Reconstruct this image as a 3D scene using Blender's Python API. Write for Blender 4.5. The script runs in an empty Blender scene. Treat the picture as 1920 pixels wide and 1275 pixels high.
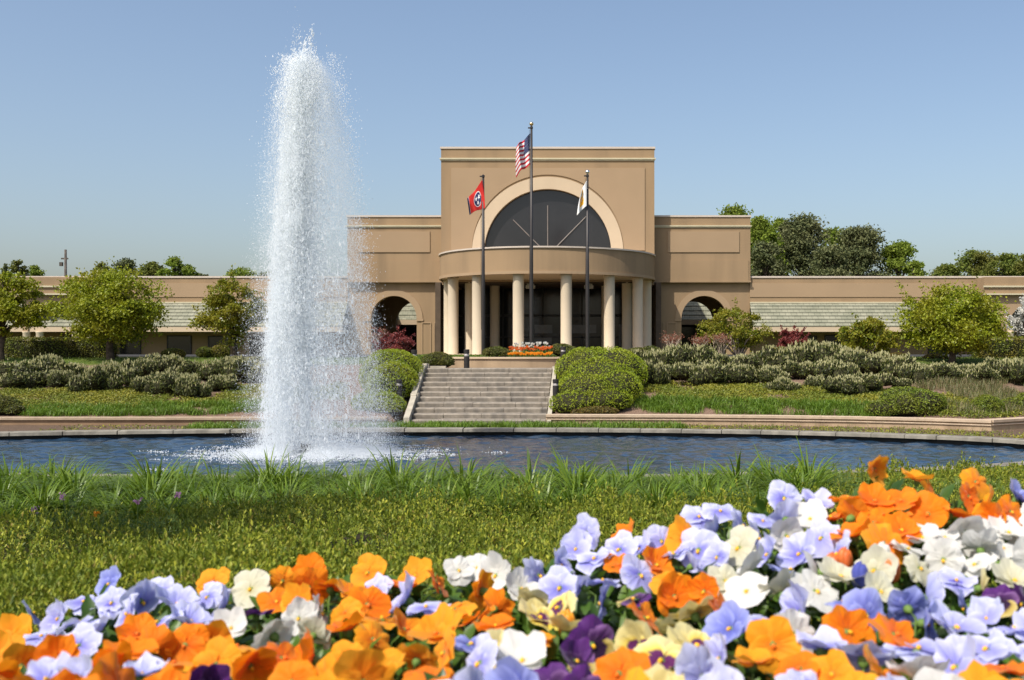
import bpy, math, random
import numpy as np
from mathutils import Vector, Matrix

scene = bpy.context.scene
COL = scene.collection
rng = np.random.default_rng(7)
random.seed(7)
R = math.radians
PI = math.pi

# ------------------------------------------------------------------ camera maths (photo pixels -> metres)
F, VX, VY, EYE = 2000.0, 1130.0, 650.0, 2.35
def at(px, py, d):
    return ((px - VX) / F * d, d, EYE - (py - VY) / F * d)
def atx(px, d): return (px - VX) / F * d
def atz(py, d): return EYE - (py - VY) / F * d
def pix(x, y, z): return VX + x / y * F, VY + (EYE - z) / y * F

# ------------------------------------------------------------------ noise
def _h(ix, iy, s):
    n = (ix.astype(np.int64) * 374761393 + iy.astype(np.int64) * 668265263 + s * 974634777) & 0xffffffff
    n = ((n ^ (n >> 13)) * 1274126177) & 0xffffffff
    return ((n ^ (n >> 16)) & 0xffff) / 65535.0
def vnoise(x, y, s=0):
    x = np.asarray(x, float); y = np.asarray(y, float)
    ix, iy = np.floor(x), np.floor(y)
    fx, fy = x - ix, y - iy
    fx = fx * fx * (3 - 2 * fx); fy = fy * fy * (3 - 2 * fy)
    a = _h(ix, iy, s); b = _h(ix + 1, iy, s); c = _h(ix, iy + 1, s); d = _h(ix + 1, iy + 1, s)
    return (a * (1 - fx) + b * fx) * (1 - fy) + (c * (1 - fx) + d * fx) * fy
def fbm(x, y, s=0, o=3):
    t = 0.0; a = 0.5
    for k in range(o):
        t = t + a * vnoise(np.asarray(x) * 2 ** k, np.asarray(y) * 2 ** k, s + k); a *= 0.5
    return t / (1 - 0.5 ** o)

# ------------------------------------------------------------------ materials
def new_mat(name):
    m = bpy.data.materials.new(name); m.use_nodes = True
    nt = m.node_tree; nt.nodes.clear()
    return m, nt, nt.nodes, nt.links
def ramp_node(N, stops):
    r = N.new('ShaderNodeValToRGB'); e = r.color_ramp.elements
    while len(e) < len(stops): e.new(0.5)
    for i, (p, c) in enumerate(stops):
        e[i].position = p; e[i].color = (c[0], c[1], c[2], 1)
    return r
def solid(name, c, rough=0.7, spec=0.3, metal=0.0, var=0.12, scale=3.0, bump=0.0, bscale=60.0, dirt=None, dscale=0.6):
    m, nt, N, L = new_mat(name)
    o = N.new('ShaderNodeOutputMaterial'); p = N.new('ShaderNodeBsdfPrincipled'); L.new(p.outputs[0], o.inputs[0])
    p.inputs['Roughness'].default_value = rough; p.inputs['Metallic'].default_value = metal
    p.inputs['Specular IOR Level'].default_value = spec
    tc = N.new('ShaderNodeNewGeometry')
    n = N.new('ShaderNodeTexNoise'); n.inputs['Scale'].default_value = scale; n.inputs['Detail'].default_value = 6
    L.new(tc.outputs['Position'], n.inputs['Vector'])
    lo = [x * (1 - var) for x in c]; hi = [min(1, x * (1 + var)) for x in c]
    r = ramp_node(N, [(0.3, lo), (0.7, hi)]); L.new(n.outputs['Fac'], r.inputs[0])
    col = r.outputs[0]
    if dirt:
        n2 = N.new('ShaderNodeTexNoise'); n2.inputs['Scale'].default_value = dscale; n2.inputs['Detail'].default_value = 9
        mp = N.new('ShaderNodeMapping'); mp.inputs['Scale'].default_value = (2.6, 2.6, 0.30)
        L.new(tc.outputs['Position'], mp.inputs[0]); L.new(mp.outputs[0], n2.inputs['Vector'])
        r2 = ramp_node(N, [(0.45, (0, 0, 0)), (0.72, (1, 1, 1))]); L.new(n2.outputs['Fac'], r2.inputs[0])
        mx = N.new('ShaderNodeMix'); mx.data_type = 'RGBA'
        L.new(r2.outputs[0], mx.inputs['Factor']); L.new(col, mx.inputs['A']); mx.inputs['B'].default_value = (*dirt, 1)
        col = mx.outputs['Result']
    L.new(col, p.inputs['Base Color'])
    if bump:
        b = N.new('ShaderNodeBump'); b.inputs['Strength'].default_value = bump; b.inputs['Distance'].default_value = 0.01
        n3 = N.new('ShaderNodeTexNoise'); n3.inputs['Scale'].default_value = bscale; n3.inputs['Detail'].default_value = 5
        L.new(tc.outputs['Position'], n3.inputs['Vector']); L.new(n3.outputs['Fac'], b.inputs['Height'])
        L.new(b.outputs[0], p.inputs['Normal'])
    return m
def leafmat(name, cols, transl=0.3, rough=0.45, spec=0.35, clump=None, cscale=0.8):
    """leaf colour differs from leaf to leaf, and a little from patch to patch"""
    m, nt, N, L = new_mat(name)
    o = N.new('ShaderNodeOutputMaterial')
    g = N.new('ShaderNodeNewGeometry')
    st = [(i / max(1, len(cols) - 1), c) for i, c in enumerate(cols)]
    r = ramp_node(N, st); L.new(g.outputs['Random Per Island'], r.inputs[0])
    col = r.outputs[0]
    if clump:
        n = N.new('ShaderNodeTexNoise'); n.inputs['Scale'].default_value = cscale; n.inputs['Detail'].default_value = 3
        L.new(g.outputs['Position'], n.inputs['Vector'])
        r2 = ramp_node(N, [(0.42, (0, 0, 0)), (0.62, (1, 1, 1))]); L.new(n.outputs['Fac'], r2.inputs[0])
        ma = N.new('ShaderNodeMath'); ma.operation = 'MULTIPLY'; ma.inputs[1].default_value = 0.75
        L.new(r2.outputs[0], ma.inputs[0])
        mx = N.new('ShaderNodeMix'); mx.data_type = 'RGBA'
        L.new(ma.outputs[0], mx.inputs['Factor']); L.new(col, mx.inputs['A']); mx.inputs['B'].default_value = (*clump, 1)
        col = mx.outputs['Result']
    p = N.new('ShaderNodeBsdfPrincipled'); p.inputs['Roughness'].default_value = rough
    p.inputs['Specular IOR Level'].default_value = spec
    t = N.new('ShaderNodeBsdfTranslucent')
    L.new(col, p.inputs['Base Color']); L.new(col, t.inputs['Color'])
    ms = N.new('ShaderNodeMixShader'); ms.inputs[0].default_value = transl
    L.new(p.outputs[0], ms.inputs[1]); L.new(t.outputs[0], ms.inputs[2]); L.new(ms.outputs[0], o.inputs[0])
    return m

STUCCO = solid('stucco_beige', (0.320, 0.220, 0.128), 0.9, 0.15, var=0.05, scale=0.5, bump=0.25, bscale=35, dirt=(0.25, 0.175, 0.105), dscale=0.35)
STUCCO_L = solid('stucco_light', (0.352, 0.247, 0.152), 0.9, 0.15, var=0.04, scale=0.6, bump=0.2, bscale=35)
CREAM = solid('stucco_cream', (0.533, 0.416, 0.287), 0.85, 0.2, var=0.04, scale=0.8, bump=0.15, bscale=40)
COLUMN = solid('column_paint', (0.564, 0.465, 0.333), 0.75, 0.25, var=0.05, scale=0.9, bump=0.12, bscale=25)
CAPMETAL = solid('coping_metal', (0.540, 0.458, 0.383), 0.5, 0.4, var=0.05)
TRIM = solid('trim_pale', (0.522, 0.465, 0.318), 0.7, 0.3, var=0.06)
GLASS = solid('dark_glass', (0.020, 0.019, 0.020), 0.12, 0.5, var=0.25, scale=0.4)
REFLECT = solid('painted_reflection', (0.10, 0.10, 0.11), 0.15, 0.6, var=0.3, scale=1.2)  # tone for the reflections painted onto the entry glass
DARKFRAME = solid('dark_frame', (0.03, 0.027, 0.025), 0.5, 0.4)
THINBAR = solid('thin_bar', (0.20, 0.17, 0.15), 0.5, 0.4)
DARKROOM = solid('recess_dark', (0.10, 0.075, 0.055), 0.9, 0.1)  # much darker brown than the outside stucco
FIXTURE = solid('lamp_housing', (0.55, 0.53, 0.5), 0.5, 0.4)
STONE = solid('step_stone', (0.252, 0.218, 0.176), 0.9, 0.2, var=0.22, scale=5, bump=0.7, bscale=14, dirt=(0.148, 0.133, 0.115), dscale=1.4)
STONE2 = solid('kerb_stone', (0.230, 0.211, 0.174), 0.9, 0.2, var=0.25, scale=3, bump=0.8, bscale=9, dirt=(0.141, 0.128, 0.106), dscale=1.1)
LIME = solid('cheek_stone', (0.410, 0.369, 0.296), 0.9, 0.2, var=0.15, scale=4, bump=0.5, bscale=15)
PONDWALL = solid('pond_liner', (0.018, 0.017, 0.016), 0.6, 0.3, var=0.4, scale=4)
WALLTAN = solid('wall_tan', (0.399, 0.294, 0.188), 0.9, 0.15, var=0.07, scale=2, bump=0.2, bscale=20, dirt=(0.281, 0.202, 0.128), dscale=0.9)
WALLBROWN = solid('wall_brown', (0.25, 0.165, 0.10), 0.9, 0.15, var=0.12, scale=2, bump=0.2, bscale=20, dirt=(0.2, 0.135, 0.085), dscale=0.9)  # darker brown than the tan wall
BRONZE = solid('bronze_metal', (0.035, 0.03, 0.028), 0.45, 0.5, metal=0.3)
LENS = solid('lamp_lens', (0.30, 0.27, 0.25), 0.3, 0.5)
GOLD = solid('gold_ball', (0.75, 0.55, 0.3), 0.25, 0.5, metal=1.0)
SILVER = solid('silver_ball', (0.8, 0.8, 0.8), 0.2, 0.5, metal=1.0)
BARK = solid('bark', (0.085, 0.065, 0.05), 0.95, 0.1, var=0.4, scale=9, bump=0.6, bscale=30)
BARKPALE = solid('pale_bark', (0.34, 0.27, 0.21), 0.9, 0.15, var=0.25, scale=8, bump=0.4, bscale=30)
WOOD = solid('utility_wood', (0.10, 0.085, 0.075), 0.9, 0.1, var=0.3)
BLACKIRON = solid('nozzle_metal', (0.03, 0.035, 0.035), 0.5, 0.5, metal=0.4)
ASPHALT = solid('asphalt', (0.05, 0.05, 0.05), 0.95, 0.1, var=0.2, scale=8)
STEM = solid('stem_green', (0.10, 0.17, 0.03), 0.6, 0.3)

M_MAPLE = leafmat('maple_leaf', [(0.132, 0.176, 0.010), (0.226, 0.278, 0.012), (0.332, 0.365, 0.018), (0.186, 0.243, 0.012)], 0.38, clump=(0.291, 0.270, 0.018), cscale=0.9)
M_MAPLE2 = leafmat('maple_leaf_bronze', [(0.118, 0.160, 0.012), (0.216, 0.245, 0.016), (0.256, 0.209, 0.022), (0.138, 0.209, 0.012)], 0.36, clump=(0.275, 0.245, 0.020), cscale=1.2)
M_REDMAPLE = leafmat('red_maple_leaf', [(0.140, 0.029, 0.030), (0.234, 0.052, 0.048), (0.312, 0.078, 0.060)], 0.3, clump=(0.195, 0.039, 0.036), cscale=1.5)
M_LAUREL = leafmat('laurel_leaf', [(0.022, 0.032, 0.010), (0.055, 0.072, 0.016), (0.11, 0.125, 0.024), (0.035, 0.05, 0.014), (0.15, 0.155, 0.03)], 0.14, 0.45, 0.28)
M_BLOSSOM = leafmat('laurel_blossom', [(0.313, 0.306, 0.131), (0.478, 0.450, 0.221), (0.607, 0.576, 0.344)], 0.25, 0.7, 0.1)
M_ROUND = leafmat('round_shrub_leaf', [(0.159, 0.231, 0.013), (0.246, 0.321, 0.014), (0.334, 0.387, 0.020), (0.194, 0.272, 0.014)], 0.25, clump=(0.299, 0.330, 0.016), cscale=1.1)
M_JUNI = leafmat('dark_shrub_leaf', [(0.053, 0.077, 0.012), (0.105, 0.126, 0.020), (0.165, 0.168, 0.025)], 0.2, clump=(0.135, 0.112, 0.022), cscale=1.4)
M_JUNI2 = leafmat('wall_shrub_leaf', [(0.080, 0.128, 0.012), (0.144, 0.195, 0.018), (0.208, 0.247, 0.022)], 0.2, clump=(0.176, 0.195, 0.020), cscale=1.4)
M_BROWN = leafmat('brown_shrub_leaf', [(0.126, 0.078, 0.020), (0.182, 0.130, 0.025), (0.098, 0.104, 0.020)], 0.2)
M_HEDGE = leafmat('hedge_leaf', [(0.075, 0.105, 0.012), (0.135, 0.168, 0.018), (0.195, 0.210, 0.022)], 0.2, clump=(0.195, 0.147, 0.020), cscale=1.2)
M_PINE = leafmat('pine_needles', [(0.060, 0.080, 0.035), (0.116, 0.137, 0.055), (0.169, 0.179, 0.067)], 0.15, 0.6, 0.2, clump=(0.138, 0.141, 0.059), cscale=0.35)  # needles paled to put distance haze into their colour
M_SPRING = leafmat('spring_leaf', [(0.105, 0.161, 0.022), (0.195, 0.266, 0.031), (0.285, 0.350, 0.048)], 0.35, 0.6, 0.2, clump=(0.195, 0.238, 0.036), cscale=0.3)
M_OLIVE = leafmat('olive_leaf', [(0.080, 0.112, 0.021), (0.136, 0.180, 0.029), (0.192, 0.225, 0.036)], 0.3, 0.6, 0.2, clump=(0.160, 0.150, 0.033), cscale=0.3)
M_DOGWOOD = leafmat('dogwood_bract', [(0.527, 0.510, 0.442), (0.680, 0.663, 0.612), (0.595, 0.578, 0.510)], 0.3, 0.7, 0.1)
M_BLADE = leafmat('daylily_blade', [(0.085, 0.154, 0.010), (0.132, 0.213, 0.015), (0.188, 0.262, 0.024), (0.108, 0.180, 0.013)], 0.35, 0.4, 0.4)
M_BANDGRASS = leafmat('band_grass_blade', [(0.084, 0.166, 0.013), (0.131, 0.227, 0.018), (0.184, 0.276, 0.024)], 0.3, clump=(0.107, 0.179, 0.015), cscale=0.8)
M_YELLOW = leafmat('yellow_cover_leaf', [(0.144, 0.170, 0.020), (0.249, 0.245, 0.026), (0.345, 0.307, 0.039), (0.115, 0.159, 0.022)], 0.2, clump=(0.144, 0.188, 0.022), cscale=0.7)
M_LAWN = leafmat('lawn_blade', [(0.068, 0.119, 0.013), (0.112, 0.175, 0.018), (0.150, 0.210, 0.022)], 0.25, clump=(0.135, 0.182, 0.022), cscale=0.5)
M_HOLLY = leafmat('holly_leaf', [(0.041, 0.073, 0.011), (0.139, 0.189, 0.016), (0.295, 0.327, 0.025), (0.508, 0.499, 0.063), (0.197, 0.241, 0.018), (0.066, 0.112, 0.013), (0.394, 0.404, 0.036), (0.295, 0.206, 0.054)], 0.24, 0.5, 0.25, clump=(0.139, 0.189, 0.018), cscale=3.2)
M_VETCH = leafmat('vetch_leaf', [(0.08, 0.14, 0.03), (0.13, 0.2, 0.045)], 0.3)
M_PINK = leafmat('vetch_flower', [(0.55, 0.25, 0.45), (0.65, 0.35, 0.5)], 0.3)
M_BEDLEAF = leafmat('pansy_leaf', [(0.030, 0.072, 0.012), (0.060, 0.126, 0.016), (0.108, 0.192, 0.022), (0.048, 0.102, 0.014)], 0.28, 0.4, 0.4)
M_TULIPW = leafmat('white_petals', [(0.75, 0.73, 0.65), (0.82, 0.8, 0.74)], 0.3)
M_TULIPO = leafmat('orange_petals', [(0.75, 0.16, 0.04), (0.85, 0.26, 0.06)], 0.3)
M_AMBERP = leafmat('amber_petals', [(0.85, 0.32, 0.02), (0.9, 0.42, 0.03)], 0.3)
M_GRASSLEAF = leafmat('tulip_leaf', [(0.06, 0.11, 0.02), (0.1, 0.16, 0.03)], 0.3)
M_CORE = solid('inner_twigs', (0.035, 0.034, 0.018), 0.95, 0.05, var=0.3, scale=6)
M_WATERDROP = None
def mk_drop():
    m, nt, N, L = new_mat('water_drops')
    o = N.new('ShaderNodeOutputMaterial')
    d = N.new('ShaderNodeBsdfDiffuse'); d.inputs[0].default_value = (0.97, 0.985, 1.0, 1)
    t = N.new('ShaderNodeBsdfTranslucent'); t.inputs[0].default_value = (0.95, 0.98, 1.0, 1)
    g = N.new('ShaderNodeBsdfGlossy'); g.inputs['Roughness'].default_value = 0.25
    a = N.new('ShaderNodeMixShader'); a.inputs[0].default_value = 0.5
    b = N.new('ShaderNodeMixShader'); b.inputs[0].default_value = 0.08
    L.new(d.outputs[0], a.inputs[1]); L.new(t.outputs[0], a.inputs[2])
    tr = N.new('ShaderNodeBsdfTransparent'); c = N.new('ShaderNodeMixShader'); c.inputs[0].default_value = 0.42
    L.new(a.outputs[0], b.inputs[1]); L.new(g.outputs[0], b.inputs[2]); L.new(b.outputs[0], c.inputs[1]); L.new(tr.outputs[0], c.inputs[2]); L.new(c.outputs[0], o.inputs[0])
    return m
M_WATERDROP = mk_drop()

# ------------------------------------------------------------------ objects
def put(o, parent=None):
    COL.objects.link(o)
    if parent is not None: o.parent = parent
    return o
def tag(o, label=None, cat=None, group=None, kind=None):
    if label: o['label'] = label
    if cat: o['category'] = cat
    if group: o['group'] = group
    if kind: o['kind'] = kind
    return o
def empty(name, loc, label, cat, group=None, rz=0.0):
    o = bpy.data.objects.new(name, None); o.empty_display_size = 0.2
    o.location = loc; o.rotation_euler = (0, 0, rz); put(o)
    return tag(o, label, cat, group)
def dup(root):
    r = root.copy(); COL.objects.link(r)
    for ch in root.children:
        c = ch.copy(); COL.objects.link(c); c.parent = r; c.matrix_parent_inverse = ch.matrix_parent_inverse
        for g in ch.children:
            d = g.copy(); COL.objects.link(d); d.parent = c
    return r
ORD = ['first', 'second', 'third', 'fourth', 'fifth', 'sixth', 'seventh', 'eighth', 'ninth', 'tenth', 'eleventh', 'twelfth', 'thirteenth',
       'fourteenth', 'fifteenth', 'sixteenth', 'seventeenth', 'eighteenth', 'nineteenth', 'twentieth']
TENS = {20: 'twenty', 30: 'thirty', 40: 'forty', 50: 'fifty', 60: 'sixty'}
def ordinal(i, n):
    if i == 0: return 'leftmost'
    if i == n - 1: return 'rightmost'
    if i < 20: return ORD[i] + ' from the left'
    if n - 1 - i < 20: return ORD[n - 1 - i] + ' from the right'
    k = i + 1
    if k % 10 == 0: return {30: 'thirtieth', 40: 'fortieth', 50: 'fiftieth'}[k] + ' from the left'
    return TENS[k // 10 * 10] + '-' + ORD[k % 10 - 1] + ' from the left'

class G:
    """collects geometry for ONE mesh object"""
    def __init__(s): s.V = []; s.Fs = []; s.n = 0; s.uv = None
    def add(s, v, f, mi=0):
        v = np.asarray(v, float).reshape(-1, 3); f = np.asarray(f, np.int64)
        s.V.append(v); s.Fs.append((f + s.n, mi)); s.n += len(v)
    def box(s, x0, x1, y0, y1, z0, z1, mi=0):
        v = [(x0, y0, z0), (x1, y0, z0), (x1, y1, z0), (x0, y1, z0), (x0, y0, z1), (x1, y0, z1), (x1, y1, z1), (x0, y1, z1)]
        s.add(v, [(0, 3, 2, 1), (4, 5, 6, 7), (0, 1, 5, 4), (1, 2, 6, 5), (2, 3, 7, 6), (3, 0, 4, 7)], mi); return s
    def hexa(s, v8, mi=0):
        s.add(v8, [(0, 3, 2, 1), (4, 5, 6, 7), (0, 1, 5, 4), (1, 2, 6, 5), (2, 3, 7, 6), (3, 0, 4, 7)], mi); return s
    def sweep(s, path, prof, closed=False, mi=0, cap=True):
        """path: (n,2) xy with profile (m,2) of (outward offset, z); outward is to the right of travel"""
        P = np.asarray(path, float); n = len(P); m = len(prof)
        T = np.zeros_like(P)
        if closed: T = np.roll(P, -1, 0) - np.roll(P, 1, 0)
        else:
            T[1:-1] = P[2:] - P[:-2]; T[0] = P[1] - P[0]; T[-1] = P[-1] - P[-2]
        T /= np.linalg.norm(T, axis=1)[:, None]
        Nn = np.stack([T[:, 1], -T[:, 0]], 1)
        v = np.zeros((n, m, 3))
        for j, (o, z) in enumerate(prof):
            v[:, j, :2] = P + Nn * o; v[:, j, 2] = z
        f = []
        for i in range(n if closed else n - 1):
            a = i; b = (i + 1) % n
            for j in range(m):
                k = (j + 1) % m
                f.append((a * m + j, b * m + j, b * m + k, a * m + k))
        s.add(v.reshape(-1, 3), f, mi)
        if cap and not closed and m == 4:
            s.Fs.append((np.array([[0, 1, 2, 3]]) + s.n - n * m, mi)); s.Fs.append((np.array([[3, 2, 1, 0]]) + s.n - m, mi))
        return s
    def tube(s, pts, rad, k=7, mi=0):
        P = np.asarray(pts, float); n = len(P); rad = np.broadcast_to(np.asarray(rad, float), (n,))
        T = np.zeros_like(P); T[1:-1] = P[2:] - P[:-2]; T[0] = P[1] - P[0]; T[-1] = P[-1] - P[-2]
        T /= np.maximum(np.linalg.norm(T, axis=1), 1e-9)[:, None]
        ref = np.where(np.abs(T[:, 2:3]) > 0.9, np.array([[1., 0, 0]]), np.array([[0, 0, 1.]]))
        A = np.cross(T, ref); A /= np.linalg.norm(A, axis=1)[:, None]; B = np.cross(T, A)
        a = np.arange(k) / k * 2 * PI
        v = P[:, None, :] + rad[:, None, None] * (A[:, None, :] * np.cos(a)[None, :, None] + B[:, None, :] * np.sin(a)[None, :, None])
        f = [(i * k + j, i * k + (j + 1) % k, (i + 1) * k + (j + 1) % k, (i + 1) * k + j) for i in range(n - 1) for j in range(k)]
        s.add(v.reshape(-1, 3), f, mi)
        s.Fs.append((np.array([list(range(k))[::-1]]) + s.n - n * k, mi)); s.Fs.append((np.array([list(range(k))]) + s.n - k, mi))
        return s
    def lathe(s, prof, c=(0, 0, 0), k=32, mi=0):
        m = len(prof); a = np.arange(k) / k * 2 * PI
        v = np.zeros((k, m, 3))
        for j, (r, z) in enumerate(prof):
            v[:, j, 0] = c[0] + r * np.cos(a); v[:, j, 1] = c[1] + r * np.sin(a); v[:, j, 2] = c[2] + z
        f = [(i * m + j, ((i + 1) % k) * m + j, ((i + 1) % k) * m + j + 1, i * m + j + 1) for i in range(k) for j in range(m - 1)]
        s.add(v.reshape(-1, 3), f, mi)
        s.Fs.append((np.array([[i * m + m - 1 for i in range(k)]]) + s.n - k * m, mi))
        return s
    def ellipsoid(s, c, r, k=14, rows=9, mi=0, noise=0.0, seed=0):
        th = np.linspace(0.02, PI - 0.02, rows); a = np.arange(k) / k * 2 * PI
        T, A = np.meshgrid(th, a)
        d = 1 + noise * (fbm(A * 2 + 5, T * 2, seed) - 0.5)
        v = np.stack([c[0] + r[0] * np.sin(T) * np.cos(A) * d, c[1] + r[1] * np.sin(T) * np.sin(A) * d, c[2] + r[2] * np.cos(T) * d], -1)
        f = [(i * rows + j, i * rows + j + 1, ((i + 1) % k) * rows + j + 1, ((i + 1) % k) * rows + j) for i in range(k) for j in range(rows - 1)]
        s.add(v.reshape(-1, 3), f, mi); return s
    def mesh(s, name, mats, smooth=False):
        V = np.concatenate(s.V); me = bpy.data.meshes.new(name)
        idx = []; starts = []; mis = []; off = 0
        for f, mi in s.Fs:
            f = np.atleast_2d(f); k = f.shape[1]
            idx.append(f.ravel()); starts.append(off + np.arange(len(f)) * k); off += f.size
            mis.append(np.full(len(f), mi, np.int32))
        idx = np.concatenate(idx).astype(np.int32); starts = np.concatenate(starts).astype(np.int32); mis = np.concatenate(mis)
        me.vertices.add(len(V)); me.vertices.foreach_set('co', V.astype(np.float32).ravel())
        me.loops.add(len(idx)); me.loops.foreach_set('vertex_index', idx)
        me.polygons.add(len(starts)); me.polygons.foreach_set('loop_start', starts)
        if not isinstance(mats, (list, tuple)): mats = [mats]
        for m in mats: me.materials.append(m)
        me.polygons.foreach_set('material_index', mis)
        if s.uv is not None:
            ul = me.uv_layers.new(name='UVMap'); uv = np.asarray(s.uv, np.float32)[idx]
            ul.data.foreach_set('uv', uv.ravel())
        me.update(calc_edges=True); me.validate()
        me.polygons.foreach_set('use_smooth', np.full(len(starts), smooth, bool))
        return me
    def obj(s, name, mats, parent=None, smooth=False):
        return put(bpy.data.objects.new(name, s.mesh(name, mats, smooth)), parent)

def unit(v): return v / np.maximum(np.linalg.norm(v, axis=-1, keepdims=True), 1e-9)
def rdir(n): return unit(rng.normal(size=(n, 3)))
def leaf_quads(g, P, size, aspect=0.5, out=None, bias=0.6, tang=None, tbias=0.0, fold=0.12, mi=0):
    n = len(P)
    nn = rdir(n)
    if out is not None: nn = unit(nn * (1 - bias) + unit(out) * bias)
    t = rdir(n)
    if tang is not None: t = unit(t * (1 - tbias) + tang * tbias)
    t = unit(t - nn * np.sum(t * nn, 1, keepdims=True)); b = np.cross(nn, t)
    s = (np.asarray(size) * np.ones(n))[:, None]
    v = np.stack([P - t * s * 0.5, P + b * s * aspect * 0.5 + nn * s * fold, P + t * s * 0.5, P - b * s * aspect * 0.5 + nn * s * fold], 1)
    f = np.arange(n * 4).reshape(n, 4)
    g.add(v.reshape(-1, 3), f, mi)
def blades(g, base, direc, length, width, droop, segs=5, mi=0, lift=0.0):
    """arching grass blades: base (n,3), direc (n,2) horizontal heading"""
    n = len(base); t = np.linspace(0, 1, segs + 1)
    d3 = np.concatenate([direc, np.zeros((n, 1))], 1)
    side = np.stack([-direc[:, 1], direc[:, 0], np.zeros(n)], 1)
    L = (length * np.ones(n))[:, None]; D = (droop * np.ones(n))[:, None]; W = (width * np.ones(n))[:, None]
    hor = L * (0.16 * t + 0.62 * D * t ** 2)[:, :] if D.shape[1] == 1 else None
    ver = L * (t - D * 0.62 * t ** 2.2)
    w = W * np.clip(1.15 * (1 - t ** 2.2), 0.04, 1) * np.clip(0.45 + 2.2 * t, 0, 1)
    c = base[:, None, :] + d3[:, None, :] * hor[:, :, None] + np.array([0, 0, 1.0]) * ver[:, :, None]
    l = c + side[:, None, :] * w[:, :, None] * 0.5; r = c - side[:, None, :] * w[:, :, None] * 0.5
    v = np.stack([l, r], 2).reshape(n, -1, 3); m = 2 * (segs + 1)
    q = np.array([(2 * i, 2 * i + 1, 2 * i + 3, 2 * i + 2) for i in range(segs)])
    f = (np.arange(n)[:, None, None] * m + q[None]).reshape(-1, 4)
    g.add(v.reshape(-1, 3), f, mi)

# ================================================================== SETTING
PCX, PCY, PA, PB = -3.0, 23.6, 18.7, 5.4
PAR = 13.7
def pax(x): return np.where(np.asarray(x) > PCX, PAR, PA)
def pe(x, y): return np.sqrt(((x - PCX) / pax(x)) ** 2 + ((y - PCY) / PB) ** 2)
TOPX = [-900, 0, 60, 160, 220, 330, 440, 560, 700, 840, 930, 1000, 1080, 1170, 1280, 1330, 1450, 1530, 1600, 1660, 1740, 1820, 1900, 2700]
TOPY = [1200, 1190, 1175, 1115, 1092, 1100, 1098, 1072, 1066, 1066, 1085, 1060, 1010, 1010, 985, 962, 940, 955, 912, 890, 915, 915, 935, 940]
_tx = np.arange(-900, 2701, 20.0); _ty = np.interp(_tx, TOPX, TOPY)
_ty = np.convolve(np.pad(_ty, 2, mode='edge'), np.ones(5) / 5, 'valid')
def topy(px): return np.interp(px, _tx, _ty)
BED0 = 0.86
def bed_len(px): return 0.50 + 0.07 * np.clip(np.asarray(px) / 1920.0, 0, 1)
def bed_d(px, py): return BED0 + np.clip((1290 - py) / (1290 - topy(px)), -0.3, 1.2) * bed_len(px)
def bed_z(x, y):
    px = VX + x / np.maximum(y, 0.3) * F
    t = np.clip((y - BED0) / bed_len(px), -0.5, 1.05)
    py = 1290 - t * (1290 - topy(px))
    return EYE - (py - VY) / F * np.maximum(y, 0.4)
WALL_R = [(-1.66, 31.25), (2.5, 31.05), (5.0, 30.75), (7.2, 30.25), (9.0, 29.6), (10.5, 28.8)]
WALL_R2 = [(10.5, 28.8), (13.4, 30.6), (19.0, 31.6), (40.0, 32.5)]
_WX = [-60, -5.67, -1.66, 2.5, 5.0, 7.2, 9.0, 10.5, 13.4, 19.0, 40.0]
_WY = [31.0, 31.1, 31.25, 31.05, 30.75, 30.25, 29.6, 28.8, 30.6, 31.6, 32.5]
def wall_y(x): return np.interp(x, _WX, _WY)
def ground(x, y):
    x = np.asarray(x, float); y = np.asarray(y, float)
    z = np.interp(y, [-10, 1.9, 2.6, 7.5, 10, 14, 18, 28, 60], [1.83, 1.78, 1.56, 1.02, 0.88, 0.5, 0.14, 0.07, 0.07])
    right = np.clip((x - 1.2) / 2.0, 0, 1) * np.clip((y - 5) / 2, 0, 1) * np.clip((16.5 - y) / 4, 0, 1)
    z = z + 0.045 * right
    left = np.clip((-1.8 - x) / 1.0, 0, 1) * np.exp(-((y - 6.6) / 1.1) ** 2)
    z = z - 0.20 * left
    t = y - wall_y(x) - 0.28
    bank = np.interp(t, [0, 0.7, 4.5, 11.2, 12.0], [0.27, 0.33, 0.92, 1.80, 1.85])
    bank = bank + 0.12 * (fbm(x * 0.35, y * 0.35, 3) - 0.5) * np.clip(t, 0, 1) * np.clip((12 - t) / 2, 0, 1)
    z = np.where(t > 0, bank, z)
    st = (x > -6.35) & (x < -1.55) & (y > 31.1) & (y < 37.6)
    z = np.where(st, np.minimum(z, 0.02 + np.clip((y - 31.5), 0, 9) * 0.265 - 0.12), z)
    ld = (x > -6.9) & (x < -1.2) & (y >= 37.6) & (y < 39.7)
    z = np.where(ld, 1.56, z)
    e = pe(x, y); z = np.where(e < 1.02, -0.7, z)
    z = z + 0.03 * (fbm(x * 1.3, y * 1.3, 11) - 0.5) * (y > 3)
    if np.any(y < 2.4):
        bz = bed_z(x, y) - 0.15
        px = VX + x / np.maximum(y, 0.3) * F
        k = np.clip((BED0 + bed_len(px) + 0.12 - y) / 0.15, 0, 1)
        z = np.where(y < 2.4, z * (1 - k) + bz * k, z)
    return z

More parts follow.
